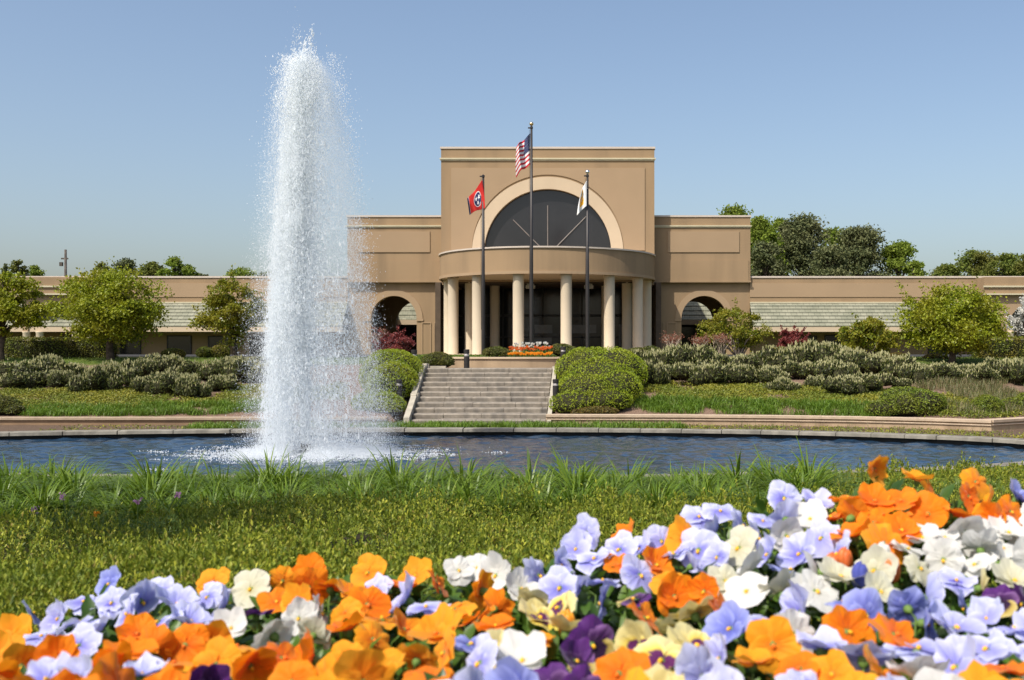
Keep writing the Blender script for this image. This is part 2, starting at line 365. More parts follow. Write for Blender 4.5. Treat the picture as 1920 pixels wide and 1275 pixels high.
def build_ground():
    def grow(a, b, n): return np.sign(b) * np.geomspace(abs(a), abs(b), n)
    xs = np.concatenate([-np.geomspace(34, 900, 40)[::-1], np.arange(-33.8, 24, 0.2), np.geomspace(24.2, 900, 40)])
    ys = np.concatenate([-np.geomspace(0.6, 60, 14)[::-1], np.arange(-0.5, 3, 0.08), np.arange(3, 48, 0.2), np.geomspace(48.3, 1500, 60)])
    X, Y = np.meshgrid(xs, ys)
    Z = ground(X, Y)
    nx, ny = len(xs), len(ys)
    i = np.arange(ny - 1)[:, None] * nx + np.arange(nx - 1)[None]
    f = np.stack([i, i + 1, i + nx + 1, i + nx], -1).reshape(-1, 4)
    g = G(); g.add(np.stack([X, Y, Z], -1).reshape(-1, 3), f)
    m, nt, N, L = new_mat('ground_soil')
    o = N.new('ShaderNodeOutputMaterial'); p = N.new('ShaderNodeBsdfPrincipled'); L.new(p.outputs[0], o.inputs[0])
    p.inputs['Roughness'].default_value = 0.95; p.inputs['Specular IOR Level'].default_value = 0.1
    geo = N.new('ShaderNodeNewGeometry')
    def noise(sc, d=6):
        n = N.new('ShaderNodeTexNoise'); n.inputs['Scale'].default_value = sc; n.inputs['Detail'].default_value = d
        L.new(geo.outputs['Position'], n.inputs['Vector']); return n.outputs['Fac']
    def mix(f, a, b):
        x = N.new('ShaderNodeMix'); x.data_type = 'RGBA'; L.new(f, x.inputs['Factor']); L.new(a, x.inputs['A']); L.new(b, x.inputs['B']); return x.outputs['Result']
    nf = noise(22, 8)
    soil = ramp_node(N, [(0.35, (0.022, 0.018, 0.012)), (0.65, (0.05, 0.04, 0.025))]); L.new(nf, soil.inputs[0])
    mulch = ramp_node(N, [(0.3, (0.09, 0.056, 0.038)), (0.5, (0.19, 0.125, 0.088)), (0.7, (0.28, 0.195, 0.145))]); L.new(noise(30, 9), mulch.inputs[0])
    lawn = ramp_node(N, [(0.35, (0.06, 0.10, 0.018)), (0.65, (0.12, 0.15, 0.03))]); L.new(noise(2.5, 9), lawn.inputs[0])
    a1 = N.new('ShaderNodeAttribute'); a1.attribute_name = 'mulch'; a2 = N.new('ShaderNodeAttribute'); a2.attribute_name = 'lawn'
    c = mix(a1.outputs['Fac'], soil.outputs[0], mulch.outputs[0]); c = mix(a2.outputs['Fac'], c, lawn.outputs[0])
    L.new(c, p.inputs['Base Color'])
    b = N.new('ShaderNodeBump'); b.inputs['Strength'].default_value = 0.8; b.inputs['Distance'].default_value = 0.03
    L.new(nf, b.inputs['Height']); L.new(b.outputs[0], p.inputs['Normal'])
    me = g.mesh('ground', m, True)
    t = Y - wall_y(X)
    mu = ((t > 0) & (t < 10.6)).astype(float)
    lw = np.clip((t - 10.2 + 1.2 * (fbm(X * 0.4, Y * 0.4, 5) - 0.5)) / 0.6, 0, 1)
    lw = np.maximum(lw, ((t < 0) & (Y > 10) & (Y > 11.5) & (Y < 27.5) & (pe(X, Y) > 1.0) & (Y < PCY)).astype(float)); mu = np.maximum(mu, 0.55 * ((t < 0) & (Y > 25)).astype(float))
    lw = np.maximum(lw, ((Y < 11.6) & ((X > 6.5) | (X < -7.5)) | (np.abs(X + 2) > 30) & (Y < 30)).astype(float))
    for nm, v in (('mulch', mu), ('lawn', lw)):
        at_ = me.attributes.new(nm, 'FLOAT', 'POINT'); at_.data.foreach_set('value', v.astype(np.float32).ravel())
    tag(put(bpy.data.objects.new('ground', me)), 'planted ground rising from the pond to the building', None, None, 'structure')
build_ground()

def build_water():
    xs = np.linspace(PCX - PA - 0.2, PCX + PAR + 0.2, 440); ys = np.linspace(PCY - PB - 0.2, PCY + PB + 0.2, 230)
    X, Y = np.meshgrid(xs, ys); Z = np.zeros_like(X)
    r2 = np.random.default_rng(3)
    for k in range(26):
        a = r2.normal(-0.5, 0.75); wl = 0.28 * 1.16 ** r2.uniform(0, 11); kx, ky = math.cos(a) * 2 * PI / wl, math.sin(a) * 2 * PI / wl
        w = fbm(X * 0.25 + k * 3, Y * 0.3, 40 + k, 2)
        Z += 0.0046 * wl ** 0.75 * np.sin(kx * X + ky * Y + r2.uniform(0, 6.3) + 1.5 * fbm(X * 0.5, Y * 0.5, k, 2)) * (0.3 + 1.5 * w)
    rr = np.sqrt((X + 6.6) ** 2 + (Y - 24) ** 2)
    Z += (0.05 * (fbm(X * 3.5, Y * 3.5, 60) - 0.5) + 0.03 * (vnoise(X * 9, Y * 9, 61) - 0.5)) * np.exp(-(rr / 2.6) ** 2)
    Z -= 0.06
    nx, ny = len(xs), len(ys)
    i = np.arange(ny - 1)[:, None] * nx + np.arange(nx - 1)[None]
    f = np.stack([i, i + 1, i + nx + 1, i + nx], -1).reshape(-1, 4)
    cx = (X.ravel()[f].mean(1)); cy = (Y.ravel()[f].mean(1)); f = f[pe(cx, cy) < 1.006]
    g = G(); g.add(np.stack([X, Y, Z], -1).reshape(-1, 3), f)
    m, nt, N, L = new_mat('pond_water')
    o = N.new('ShaderNodeOutputMaterial'); p = N.new('ShaderNodeBsdfPrincipled'); L.new(p.outputs[0], o.inputs[0])
    p.inputs['Base Color'].default_value = (0.018, 0.042, 0.078, 1); p.inputs['Roughness'].default_value = 0.06
    p.inputs['IOR'].default_value = 1.33; p.inputs['Specular IOR Level'].default_value = 0.5
    geo = N.new('ShaderNodeNewGeometry'); mp = N.new('ShaderNodeMapping'); mp.inputs['Scale'].default_value = (0.7, 1.3, 1)
    L.new(geo.outputs['Position'], mp.inputs[0])
    n = N.new('ShaderNodeTexNoise'); n.inputs['Scale'].default_value = 5.5; n.inputs['Detail'].default_value = 4; L.new(mp.outputs[0], n.inputs['Vector'])
    b = N.new('ShaderNodeBump'); b.inputs['Strength'].default_value = 0.55; b.inputs['Distance'].default_value = 0.03
    L.new(n.outputs['Fac'], b.inputs['Height']); L.new(b.outputs[0], p.inputs['Normal'])
    tag(g.obj('water', m, smooth=True), 'dark blue rippled pond water', None, None, 'structure')
build_water()

# driveway behind the planter
g = G(); g.add([(-70, 46.5, 1.93), (60, 46.5, 1.93), (60, 57.5, 1.93), (-70, 57.5, 1.93), (-70, 46.5, 1.8), (60, 46.5, 1.8), (60, 57.5, 1.8), (-70, 57.5, 1.8)],
      [(0, 1, 2, 3), (4, 5, 1, 0)]); tag(g.obj('driveway', ASPHALT), 'asphalt driveway in front of the portico', None, None, 'structure')

# pond kerb: stone slabs round the water, dark wall below
root = empty('pond_kerb', (PCX, PCY - PB, 0), 'weathered grey stone kerb running round the pond with a dark wet inner wall', 'kerb')
def local(o, root): o.parent = root; o.matrix_parent_inverse = Matrix.Translation(-Vector(root.location)); return o
def fin(g, name, mats, root, smooth=False, label=None):
    o = g.obj(name, mats, None, smooth); local(o, root)
    if label: o['label'] = label
    return o
g = G(); a = 0.0
r3 = np.random.default_rng(5)
per = 74
for k in range(per):
    a0 = k / per * 2 * PI; a1 = (k + 1) / per * 2 * PI - 0.0016
    top = 0.135 + r3.normal(0, 0.004); ins = r3.normal(0, 0.012)
    th = np.linspace(a0, a1, 5)
    path = np.stack([PCX + np.where(np.cos(th) > 0, PAR, PA) * np.cos(th), PCY + PB * np.sin(th)], 1)
    g.sweep(path, [(-0.16 + ins, 0.045), (-0.15 + ins, top - 0.012), (-0.13 + ins, top), (0.30, top), (0.30, 0.03)])
fin(g, 'kerb_stone', STONE2, root)
g = G(); th = np.linspace(0, 2 * PI, 160, endpoint=False)
g.sweep(np.stack([PCX + np.where(np.cos(th) > 0, PAR, PA) * np.cos(th), PCY + PB * np.sin(th)], 1), [(0.0, -0.5), (0.0, 0.05), (0.2, 0.05), (0.2, -0.5)], closed=True)
fin(g, 'inner_wall', PONDWALL, root)

# retaining walls along the bank
def retaining(name, label, path, mat_face, mat_cap, z0, z1, groove=False):
    root = empty(name, (path[0][0], path[0][1], z0), label, 'retaining wall')
    P = []
    for (a, b) in zip(path[:-1], path[1:]):
        n = max(2, int(math.dist(a, b) / 0.8))
        P += [(a[0] + (b[0] - a[0]) * i / n, a[1] + (b[1] - a[1]) * i / n) for i in range(n)]
    P.append(path[-1]); P = np.array(P)
    g = G(); g.sweep(P, [(0, z0 - 0.2), (0, z1 - 0.07), (-0.26, z1 - 0.07), (-0.26, z0 - 0.2)]); fin(g, 'wall_face', mat_face, root)
    if groove:
        g = G(); zz = z1 - 0.135
        g.sweep(P, [(0.0, zz - 0.02), (0.035, zz - 0.012), (0.035, zz + 0.012), (0.0, zz + 0.02)]); fin(g, 'moulding', mat_cap, root)
    g = G(); g.sweep(P, [(0.05, z1 - 0.07), (0.055, z1), (-0.3, z1 + 0.003), (-0.3, z1 - 0.07)]); fin(g, 'wall_cap', mat_cap, root)
retaining('retaining_wall', 'low brown retaining wall left of the stone steps', [(-40, 31.0), (-20, 31.0), (-6.3, 31.1)], WALLBROWN, solid('cap_tan', (0.40, 0.31, 0.22), 0.9, 0.1, var=0.15, scale=6, bump=0.4), 0.03, 0.29)
retaining('retaining_wall', 'low curved tan retaining wall between the steps and its outer corner', WALL_R, WALLTAN, solid('cap_light', (0.50, 0.39, 0.28), 0.9, 0.1, var=0.12, scale=6, bump=0.4), 0.03, 0.36, True)
retaining('retaining_wall', 'short shaded end of the tan retaining wall beyond its corner', [(10.53, 28.84), (13.4, 30.6), (19.0, 31.6), (40, 32.5)], WALLTAN, solid('cap_shade', (0.48, 0.37, 0.27), 0.9, 0.1, var=0.12, scale=6, bump=0.4), 0.03, 0.37, True)

# stone steps
NS = 11; Y0S, Y1S, Z0S, Z1S = 31.35, 37.0, 0.06, 1.60
root = empty('stone_staircase', (-3.8, Y0S, Z0S), 'broad weathered grey stone steps climbing from the pond to the portico', 'staircase')
rise = (Z1S - Z0S) / NS; tread = (Y1S - Y0S) / (NS - 1)
def sxl(i): return -5.66 + (-6.15 + 5.66) * i / (NS - 1)
def sxr(i): return -1.66 + (-1.74 + 1.66) * i / (NS - 1)
for i in range(NS):
    g = G(); y = Y0S + i * tread; z = Z0S + i * rise
    x = sxl(i) + 0.02; x1 = sxr(i) - 0.02
    yb = y + tread + 0.06 if i < NS - 1 else 38.6
    g.box(x + .03, x1 - .03, y + 0.07, yb, z - 0.12, z + rise - 0.012)
    xx = x + r3.uniform(-0.6, 0)
    while xx < x1:
        w = r3.uniform(0.8, 1.35); a, b = max(xx, x), min(xx + w - 0.012, x1)
        if b - a > 0.08:
            dy = r3.normal(0, 0.007); dz = r3.normal(0, 0.003)
            zt_ = z + rise + dz; y_ = y + dy; yk = y + 0.66 if i < NS - 1 else y + 0.40
            pf = [(y_, z), (y_ - .012, zt_ - .034), (y_ + .03, zt_), (yk, zt_), (yk, z)]
            g.add([(a, p_, q_) for p_, q_ in pf] + [(b, p_, q_) for p_, q_ in pf], [(k, (k + 1) % 5, 5 + (k + 1) % 5, 5 + k) for k in range(5)])
            g.Fs.append((np.array([[4, 3, 2, 1, 0]]) + g.n - 10, 0)); g.Fs.append((np.array([[5, 6, 7, 8, 9]]) + g.n - 10, 0))
        xx += w
    fin(g, 'step', STONE, root)
for side in (0, 1):
    g = G()
    segs = [(0, 4), (4, 10.3)] if side == 0 else [(0, 4), (4, 10.3)]
    for (i0, i1) in segs:
        ya, yb = Y0S + i0 * tread - 0.25, Y0S + i1 * tread - 0.12
        za, zb = Z0S + i0 * rise, Z0S + i1 * rise
        xa = (sxl(i0) - 0.15) if side == 0 else sxr(i0) + 0.02
        xb = (sxl(i1) - 0.15) if side == 0 else sxr(i1) + 0.02
        w, ch = (0.17, .22) if side == 0 else (.13, .12)
        g.hexa([(xa, ya, za - 0.4), (xa + w, ya, za - 0.4), (xb + w, yb, zb - 0.4), (xb, yb, zb - 0.4),
                (xa, ya, za + ch), (xa + w, ya, za + ch), (xb + w, yb, zb + ch), (xb, yb, zb + ch)])
        g.box(xb - 0.03, xb + w + 0.03, yb + 0.003, yb + 0.34, zb - 0.3, zb + ch + .045)
    fin(g, 'cheek_wall', LIME, root)
g = G(); g.box(-6.9, -6.2, 38.0, 38.35, 1.45, 1.73); g.box(-6.2, -5.6, 38.05, 38.3, 1.45, 1.66); fin(g, 'end_block', LIME, root)

# planter at the head of the steps
root = empty('planter_wall', (-3.6, 39.5, 1.55), 'low curved tan planter wall at the head of the stone steps', 'planter')
th = np.linspace(-0.42, 0.5, 24); PR = 5.2
pp = np.stack([-3.6 + PR * np.sin(th), 44.6 - PR * np.cos(th)], 1)
g = G(); g.sweep(pp, [(0, 1.5), (0, 1.90), (-0.3, 1.90), (-0.3, 1.5)]); fin(g, 'wall_face', WALLTAN, root)
g = G(); g.sweep(pp, [(0.05, 1.90), (0.05, 1.96), (-0.34, 1.965), (-0.34, 1.90)]); fin(g, 'wall_cap', CREAM, root)
g = G(); g.add([(-3.6, 46, 1.91)] + [(x, y + 0.2, 1.91) for x, y in pp], [(0, k, k + 1) for k in range(1, len(pp))]); fin(g, 'soil', M_CORE, root)

# ================================================================== BUILDING
def arch_wall(g, x0, x1, z0, z1, y0, y1, xc, zc, Rr, n=28, mi=0):
    q = []
    def rect(a, b, c, d):
        if b - a > 1e-4: g.box(a, b, y0, y1, c, d, mi)
    rect(x0, xc - Rr, z0, z1); rect(xc + Rr, x1, z0, z1)
    th = np.linspace(PI, 0, n + 1); xs = xc + Rr * np.cos(th); zs = zc + Rr * np.sin(th)
    v = []
    for x, z in zip(xs, zs): v += [(x, y0, z), (x, y0, z1), (x, y1, z), (x, y1, z1)]
    f = []
    for i in range(n):
        a, b = 4 * i, 4 * i + 4
        f += [(a, b, b + 1, a + 1), (a + 2, a + 3, b + 3, b + 2), (a, a + 2, b + 2, b), (a + 1, b + 1, b + 3, a + 3)]
    g.add(v, f, mi)
def ring(g, xc, zc, R1, R2, y0, y1, n=32, mi=0, leg=0.0):
    th = np.linspace(PI, 0, n + 1); v = []
    pts = [(math.cos(t), math.sin(t), 0) for t in th]
    cs = [(-1, 0, -leg)] * (leg > 0) + pts + [(1, 0, -leg)] * (leg > 0)
    for c, s, dz in cs:
        for Rr in (R1, R2):
            for y in (y0, y1): v.append((xc + Rr * c, y, zc + Rr * s + dz))
    f = []
    for i in range(len(cs) - 1):
        a, b = 4 * i, 4 * i + 4
        f += [(a, b, b + 2, a + 2), (a + 1, a + 3, b + 3, b + 1), (a, a + 1, b + 1, b), (a + 2, b + 2, b + 3, a + 3)]
    g.add(v, f, mi)
GZ = 1.85; BX = -3.09
D0 = 60.0
bld = empty('office_building', (BX, D0, GZ), 'long beige stucco building with a tall central block, arched window and round columned portico', 'building')
def part(g, name, mats, parent=None, smooth=False, label=None):
    o = g.obj(name, mats, None, smooth); o.parent = parent or bld
    o.matrix_parent_inverse = Matrix.Translation(-Vector(bld.location))
    if parent is not None: o.matrix_parent_inverse = Matrix.Identity(4)
    if label: o['label'] = label
    return o
x0, x1 = -9.09, 2.91
ZT = atz(279, D0)
AZ = atz(473.5, D0)
g = G()
arch_wall(g, x0, x1, 7.25, ZT, D0, D0 + 0.45, BX, AZ, 3.57, 40)
g.box(x0, x1, D0, D0 + 0.45, 6.02, 7.25)
g.box(x0, x0 + 0.4, D0 + 0.45, D0 + 12, GZ + 4.0, ZT); g.box(x1 - 0.4, x1, D0 + 0.45, D0 + 12, GZ + 4.0, ZT)
g.box(x0 + 0.4, x1 - 0.4, D0 + 0.45, D0 + 12, ZT - 0.6, ZT - 0.4); g.box(x0, x1, D0 + 12, D0 + 12.4, GZ, ZT)
blk = part(g, 'entrance_block', STUCCO)
def sub(g, name, mats, smooth=False, label=None, par=None): return part(g, name, mats, par or blk, smooth, label)
g = G(); g.box(x0 - .05, x1 + .05, D0 - .05, D0 + .5, ZT, ZT + .11); sub(g, 'roof_coping', CAPMETAL)
zc = atz(299, D0)
g = G(); g.box(x0 - .07, x1 + .07, D0 - .10, D0 - .002, zc, zc + 0.075); g.box(x0 - .04, x1 + .04, D0 - .06, D0 - .002, zc - .07, zc); sub(g, 'cornice', TRIM)
g = G(); arch_wall(g, atx(846, D0), atx(1209, D0), AZ + 0.12, atz(315, D0), D0 - 0.045, D0 - 0.001, BX, AZ + 0.12, 4.26, 40); sub(g, 'raised_panel', STUCCO_L)
g = G(); ring(g, BX, AZ, 3.57, 4.25, D0 - 0.09, D0 - 0.002, 48, leg=0.4); sub(g, 'arch_surround', CREAM)
g = G(); g.box(BX - 3.7, BX + 3.7, D0 + 0.28, D0 + 0.32, 7.2, AZ + 3.7); win = part(g, 'arch_window', GLASS)
for (pa, pb) in (((962, 412), (1014, 464)), ((1027, 385), (1027, 464)), ((1100, 405), (1042, 464))):
    dd = D0 + 0.25
    a = np.array([atx(pa[0], dd), dd, atz(pa[1], dd)]); b = np.array([atx(pb[0], dd), dd, atz(pb[1], dd)])
    g = G(); g.tube([a, b], 0.03, 6); part(g, 'thin_bar', THINBAR, win)  # thin pale lines across the arch glass, drawn as bars
# portico drum
th = np.linspace(-PI / 2, PI / 2, 65)
def arc(Rr): return np.stack([BX + Rr * np.sin(th), D0 - Rr * np.cos(th)], 1)
g = G(); g.sweep(arc(6.0), [(0, 6.12), (0, 7.37), (-.3, 7.37), (-.3, 6.12)])
can = part(g, 'portico_canopy', STUCCO, smooth=False)
g = G(); g.sweep(arc(6.0), [(.07, 7.37), (.07, 7.45), (-.4, 7.45), (-.4, 7.37)]); part(g, 'canopy_coping', CAPMETAL, can)
g = G(); g.sweep(arc(6.0), [(.045, 6.05), (.045, 6.19), (-.02, 6.19), (-.02, 6.05)]); part(g, 'canopy_moulding', STUCCO_L, can)
g = G(); p5 = arc(5.9); n = len(p5)
g.add([(x, y, 7.3) for x, y in p5], [list(range(n))]); g.add([(x, y, 7.2) for x, y in p5], [list(range(n))[::-1]]); part(g, 'canopy_roof', CAPMETAL, can)
g = G(); g.add([(x, y, 6.10) for x, y in p5], [list(range(n))[::-1]]); g.add([(x, y, 6.16) for x, y in p5], [list(range(n))]); part(g, 'soffit', CREAM, can)  # soffit takes the paler cream: bounced light put into its colour
colprof = [(0.30, 0), (0.30, 0.06), (0.285, 0.08), (0.285, 4.1), (0.30, 4.15), (0.30, 4.24)]
for ang in (-89, -63.75, -38.25, -12.75, 12.75, 38.25, 63.75, 89):
    t = R(ang); g = G(); g.lathe(colprof, (BX + 5.55 * math.sin(t), D0 - 5.55 * math.cos(t), GZ), 36); part(g, 'column', COLUMN, can, True)
for cx, cy in ((-4.47, 60.75), (4.47, 60.75), (-3.3, 63.2), (3.3, 63.2)):
    g = G(); g.lathe(colprof, (BX + cx, D0 - 60 + cy, GZ), 36); part(g, 'column', COLUMN, can, True)
g = G(); n = len(th); p6 = arc(6.3)
g.add([(x, y, GZ + 0.10) for x, y in p6] + [(x, y, GZ - 0.1) for x, y in p6], [(k, k + n, k + n + 1, k + 1) for k in range(n - 1)]); g.Fs.append((np.array([list(range(n))]), 0)); part(g, 'portico_floor', CREAM, can)
# entry recess
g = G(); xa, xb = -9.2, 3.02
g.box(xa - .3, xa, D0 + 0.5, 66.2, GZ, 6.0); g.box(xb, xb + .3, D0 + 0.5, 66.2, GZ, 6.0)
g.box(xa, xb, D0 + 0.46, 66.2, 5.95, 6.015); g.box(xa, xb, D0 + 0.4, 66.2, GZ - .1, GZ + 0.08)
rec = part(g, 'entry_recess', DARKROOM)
g = G(); g.box(xa, xb, 66.0, 66.06, GZ + 0.08, 5.95); gl = part(g, 'entry_glass', GLASS, rec)
for i in range(10):
    x = xa + 0.6 + i * 1.22
    g = G(); g.box(x - .05, x + .05, 65.9, 65.997, GZ + 0.08, 5.95); part(g, 'door_frame', DARKFRAME, rec)
g = G(); g.box(xa, xb, 65.9, 65.99, 4.2, 4.35); g.box(xa, xb, 65.9, 65.99, 2.9, 2.98); part(g, 'transom', DARKFRAME, rec)
for (pa, pb, ya, yb) in ((1002, 1036, 609, 625), (1068, 1118, 609, 625), (1130, 1150, 609, 640), (1160, 1170, 608, 650), (1000, 1035, 633, 645)):
    g = G(); g.box(atx(pa, 65.9), atx(pb, 65.9), 65.86, 65.89, atz(yb, 65.9), atz(ya, 65.9)); part(g, 'reflection_patch', REFLECT, rec)  # pale reflections in the entry glass, painted as thin boxes
for px in (995, 1104):
    g = G(); X = atx(px, 61.2); g.box(X - .26, X + .26, 60.9, 61.4, 5.68, 5.86); g.box(X - .2, X + .2, 60.95, 61.35, 5.86, 5.95); part(g, 'ceiling_lamp', FIXTURE, rec)

def wing(sg):
    """tall side wing, mirrored about the portico axis"""
    m = lambda x: BX + sg * (x - BX)
    def bx(g, a, b, *r):
        a, b = sorted((m(a), m(b))); g.box(a, b, *r)
    w0, w1 = 2.93, 8.48; U = 61.25; Lw = 61.5
    zt = atz(407, U)
    g = G(); bx(g, w0, w1, U, U + 8.2, 6.06, zt)
    up = part(g, 'upper_wing', STUCCO)
    g = G(); bx(g, w0, w1 + .05, U - .05, U + 8.25, zt, zt + .10); part(g, 'roof_coping', CAPMETAL, up)
    z = atz(425, U)
    g = G(); bx(g, w0, w1 + .07, U - .09, U - .002, z, z + .07); bx(g, w0, w1 + .04, U - .05, U - .002, z - .06, z); part(g, 'cornice', TRIM, up)
    g = G(); bx(g, atx(1252, U), atx(1386, U), U - .05, U - .001, atz(473, U), atz(434, U)); part(g, 'raised_panel', STUCCO_L, up)
    g = G(); bx(g, w0, w1 - .1, U - .04, U - .001, 6.10, atz(488, U)); bx(g, w0, w1 + .03, U - .07, U - .041, 6.04, 6.14); part(g, 'lower_band', STUCCO, up)
    g = G(); xc = m(5.85); a, b = sorted((m(3.06), m(w1)))
    arch_wall(g, a, b, GZ, 6.058, Lw, Lw + .45, xc, 3.97, 1.31, 28)
    arch_wall(g, a, b, GZ, 6.058, Lw + 7.4, Lw + 7.85, xc, 3.97, 1.31, 28)
    bx(g, w1 - .45, w1, Lw + .45, Lw + 7.4, 5.2, 6.058); bx(g, 3.06, 3.4, Lw + .45, Lw + 7.4, GZ, 6.058)
    bx(g, w1 - .45, w1, Lw + .45, Lw + 1.3, GZ, 5.2)
    lo = part(g, 'arched_wall', STUCCO)
    g = G(); ring(g, xc, 3.97, 1.31, 1.66, Lw - .05, Lw - .002, 28); bx(g, 5.85 - 1.70, 5.85 - 1.31, Lw - .06, Lw - .003, 3.83, 3.965); bx(g, 5.85 + 1.31, 5.85 + 1.70, Lw - .06, Lw - .003, 3.83, 3.965); part(g, 'arch_surround', STUCCO_L, lo)
    for xx in (3.28, 3.98):
        g = G(); w = .27
        bx(g, xx - w + .0, xx - w + .05, Lw - .04, Lw - .002, GZ, 3.75); bx(g, xx + w - .05, xx + w, Lw - .04, Lw - .002, GZ, 3.75); bx(g, xx - w + .05, xx + w - .05, Lw - .04, Lw - .002, 3.70, 3.75)
        part(g, 'pilaster_frame', STUCCO_L, lo)
    g = G(); bx(g, 3.4, w1 - .45, Lw + .46, Lw + 7.39, GZ - .05, GZ + .06); part(g, 'passage_floor', CREAM, lo)
wing(1); wing(-1)

def tilemat():
    m, nt, N, L = new_mat('roof_tile')
    o = N.new('ShaderNodeOutputMaterial'); p = N.new('ShaderNodeBsdfPrincipled'); L.new(p.outputs[0], o.inputs[0])
    p.inputs['Roughness'].default_value = 0.85
    geo = N.new('ShaderNodeNewGeometry'); sp = N.new('ShaderNodeSeparateXYZ'); cb = N.new('ShaderNodeCombineXYZ')
    L.new(geo.outputs['Position'], sp.inputs[0]); L.new(sp.outputs[0], cb.inputs[0]); L.new(sp.outputs[2], cb.inputs[1])
    br = N.new('ShaderNodeTexBrick'); br.inputs['Scale'].default_value = 1.0; br.inputs['Brick Width'].default_value = 0.33
    br.inputs['Row Height'].default_value = 0.2057; br.inputs['Mortar Size'].default_value = 0.010; br.inputs['Bias'].default_value = -0.1
    br.inputs['Color1'].default_value = (0.225, 0.225, 0.165, 1); br.inputs['Color2'].default_value = (0.29, 0.285, 0.215, 1); br.inputs['Mortar'].default_value = (0.10, 0.10, 0.075, 1)
    L.new(cb.outputs[0], br.inputs['Vector'])
    n = N.new('ShaderNodeTexNoise'); n.inputs['Scale'].default_value = 1.2; n.inputs['Detail'].default_value = 7; L.new(geo.outputs['Position'], n.inputs['Vector'])
    r = ramp_node(N, [(0.3, (0.78, 0.8, 0.76)), (0.7, (1.1, 1.08, 1.05))]); L.new(n.outputs['Fac'], r.inputs[0])
    mx = N.new('ShaderNodeMix'); mx.data_type = 'RGBA'; mx.blend_type = 'MULTIPLY'; mx.inputs['Factor'].default_value = 1
    L.new(br.outputs['Color'], mx.inputs['A']); L.new(r.outputs[0], mx.inputs['B']); L.new(mx.outputs['Result'], p.inputs['Base Color'])
    return m
TILE = tilemat()
def low_wing(xa, xb, windows, pil):
    Y = 61.45; zt = atz(521, Y); zb = atz(557, Y); zr = atz(568, Y)
    g = G(); g.box(xa, xb, Y, Y + .4, zr - .3, zt); g.box(xa, xb, Y + .4, Y + 20, zt - .4, zt - .3)
    bw = part(g, 'low_wing', STUCCO)
    g = G(); g.box(xa, xb, Y - .05, Y + .45, zt, zt + .10); part(g, 'roof_coping', CAPMETAL, bw)
    g = G(); g.box(xa, xb, Y - .035, Y - .001, zb, atz(531, Y)); part(g, 'fascia_panel', STUCCO_L, bw)
    g = G(); g.box(xa, xb, Y - .10, Y - .002, zr - .02, zr + .06); part(g, 'roof_ridge', TRIM, bw)
    # seven courses of tile on the sloping skirt roof
    g = G(); ze, ye = 3.49, Y - 1.4; n = 7; ya = Y - .02; za = zr - .02
    for i in range(n):
        f0, f1 = i / n, (i + 1) / n
        z_t = za + (ze - za) * f0; z_b = za + (ze - za) * f1; y_t = ya + (ye - ya) * f0; y_b = ya + (ye - ya) * f1 - .05
        g.hexa([(xa, y_b, z_b), (xb, y_b, z_b), (xb, y_t + .1, z_t - .08), (xa, y_t + .1, z_t - .08),
                (xa, y_b, z_b + .055), (xb, y_b, z_b + .055), (xb, y_t, z_t + .02), (xa, y_t, z_t + .02)])
    part(g, 'tile_roof', TILE, bw)
    g = G(); g.box(xa, xb, ye - .03, ye + .15, 3.19, ze + .02); g.box(xa, xb, ye + .15, Y + .95, 3.22, 3.30); part(g, 'eave_fascia', CREAM, bw)
    g = G(); g.box(xa, xb, Y + .85, Y + 1.1, GZ - .2, 3.219); lw = part(g, 'ground_wall', STUCCO, bw)
    for (p0, p1, ya_, yb_) in windows:
        g = G(); X0, X1 = atx(p0, Y + .8), atx(p1, Y + .8); Z0, Z1 = atz(yb_, Y + .8), atz(ya_, Y + .8)
        g.box(X0, X1, Y + .80, Y + .845, Z0, Z1); w = part(g, 'window', GLASS)
        g = G(); e = .06
        g.box(X0 - e, X0, Y + .77, Y + .846, Z0 - e, Z1 + e); g.box(X1, X1 + e, Y + .77, Y + .846, Z0 - e, Z1 + e); g.box(X0, X1, Y + .77, Y + .846, Z1, Z1 + e); g.box(X0, X1, Y + .77, Y + .846, Z0 - e, Z0)
        part(g, 'window_frame', DARKFRAME, w)
    # porch at the outer end: projecting panelled parapet over small columns
    pa, pb = pil
    g = G(); g.box(pa, pb, Y - 1.65, Y - .15, 5.25, zt - .06); pv = part(g, 'porch_block', STUCCO)
    g = G(); g.box(pa - .06, pb + .06, Y - 1.74, Y - 1.652, 5.68, 5.77); g.box(pa - .09, pb + .09, Y - 1.78, Y - 1.652, 5.25, 5.33); part(g, 'porch_cornice', TRIM, pv)
    xc = (pa + pb) / 2
    g = G(); arch_wall(g, pa + .3, pb - .3, 3.2, 5.245, Y - 1.5, Y - 1.2, xc, 3.2, min(1.6, (pb - pa) / 2 - .6), 24); part(g, 'porch_arch', STUCCO_L, pv)
    for f in (0.10, 0.27, 0.73, 0.90):
        g = G(); g.lathe([(.22, 0), (.22, .08), (.2, .1), (.2, 1.27), (.22, 1.3), (.22, 1.35)], (pa + (pb - pa) * f, Y - 1.35, GZ), 20); part(g, 'porch_column', COLUMN, pv, True)
low_wing(8.48, 45, [(1512, 1530, 631, 655), (1548, 1604, 630, 660), (1742, 1795, 632, 668)], (21.4, 27.2))
low_wing(-48, -14.67, [(226, 262, 631, 663), (315, 357, 631, 664), (392, 428, 632, 664), (120, 166, 632, 664), (470, 512, 632, 664)], (-32.9, -28.5))
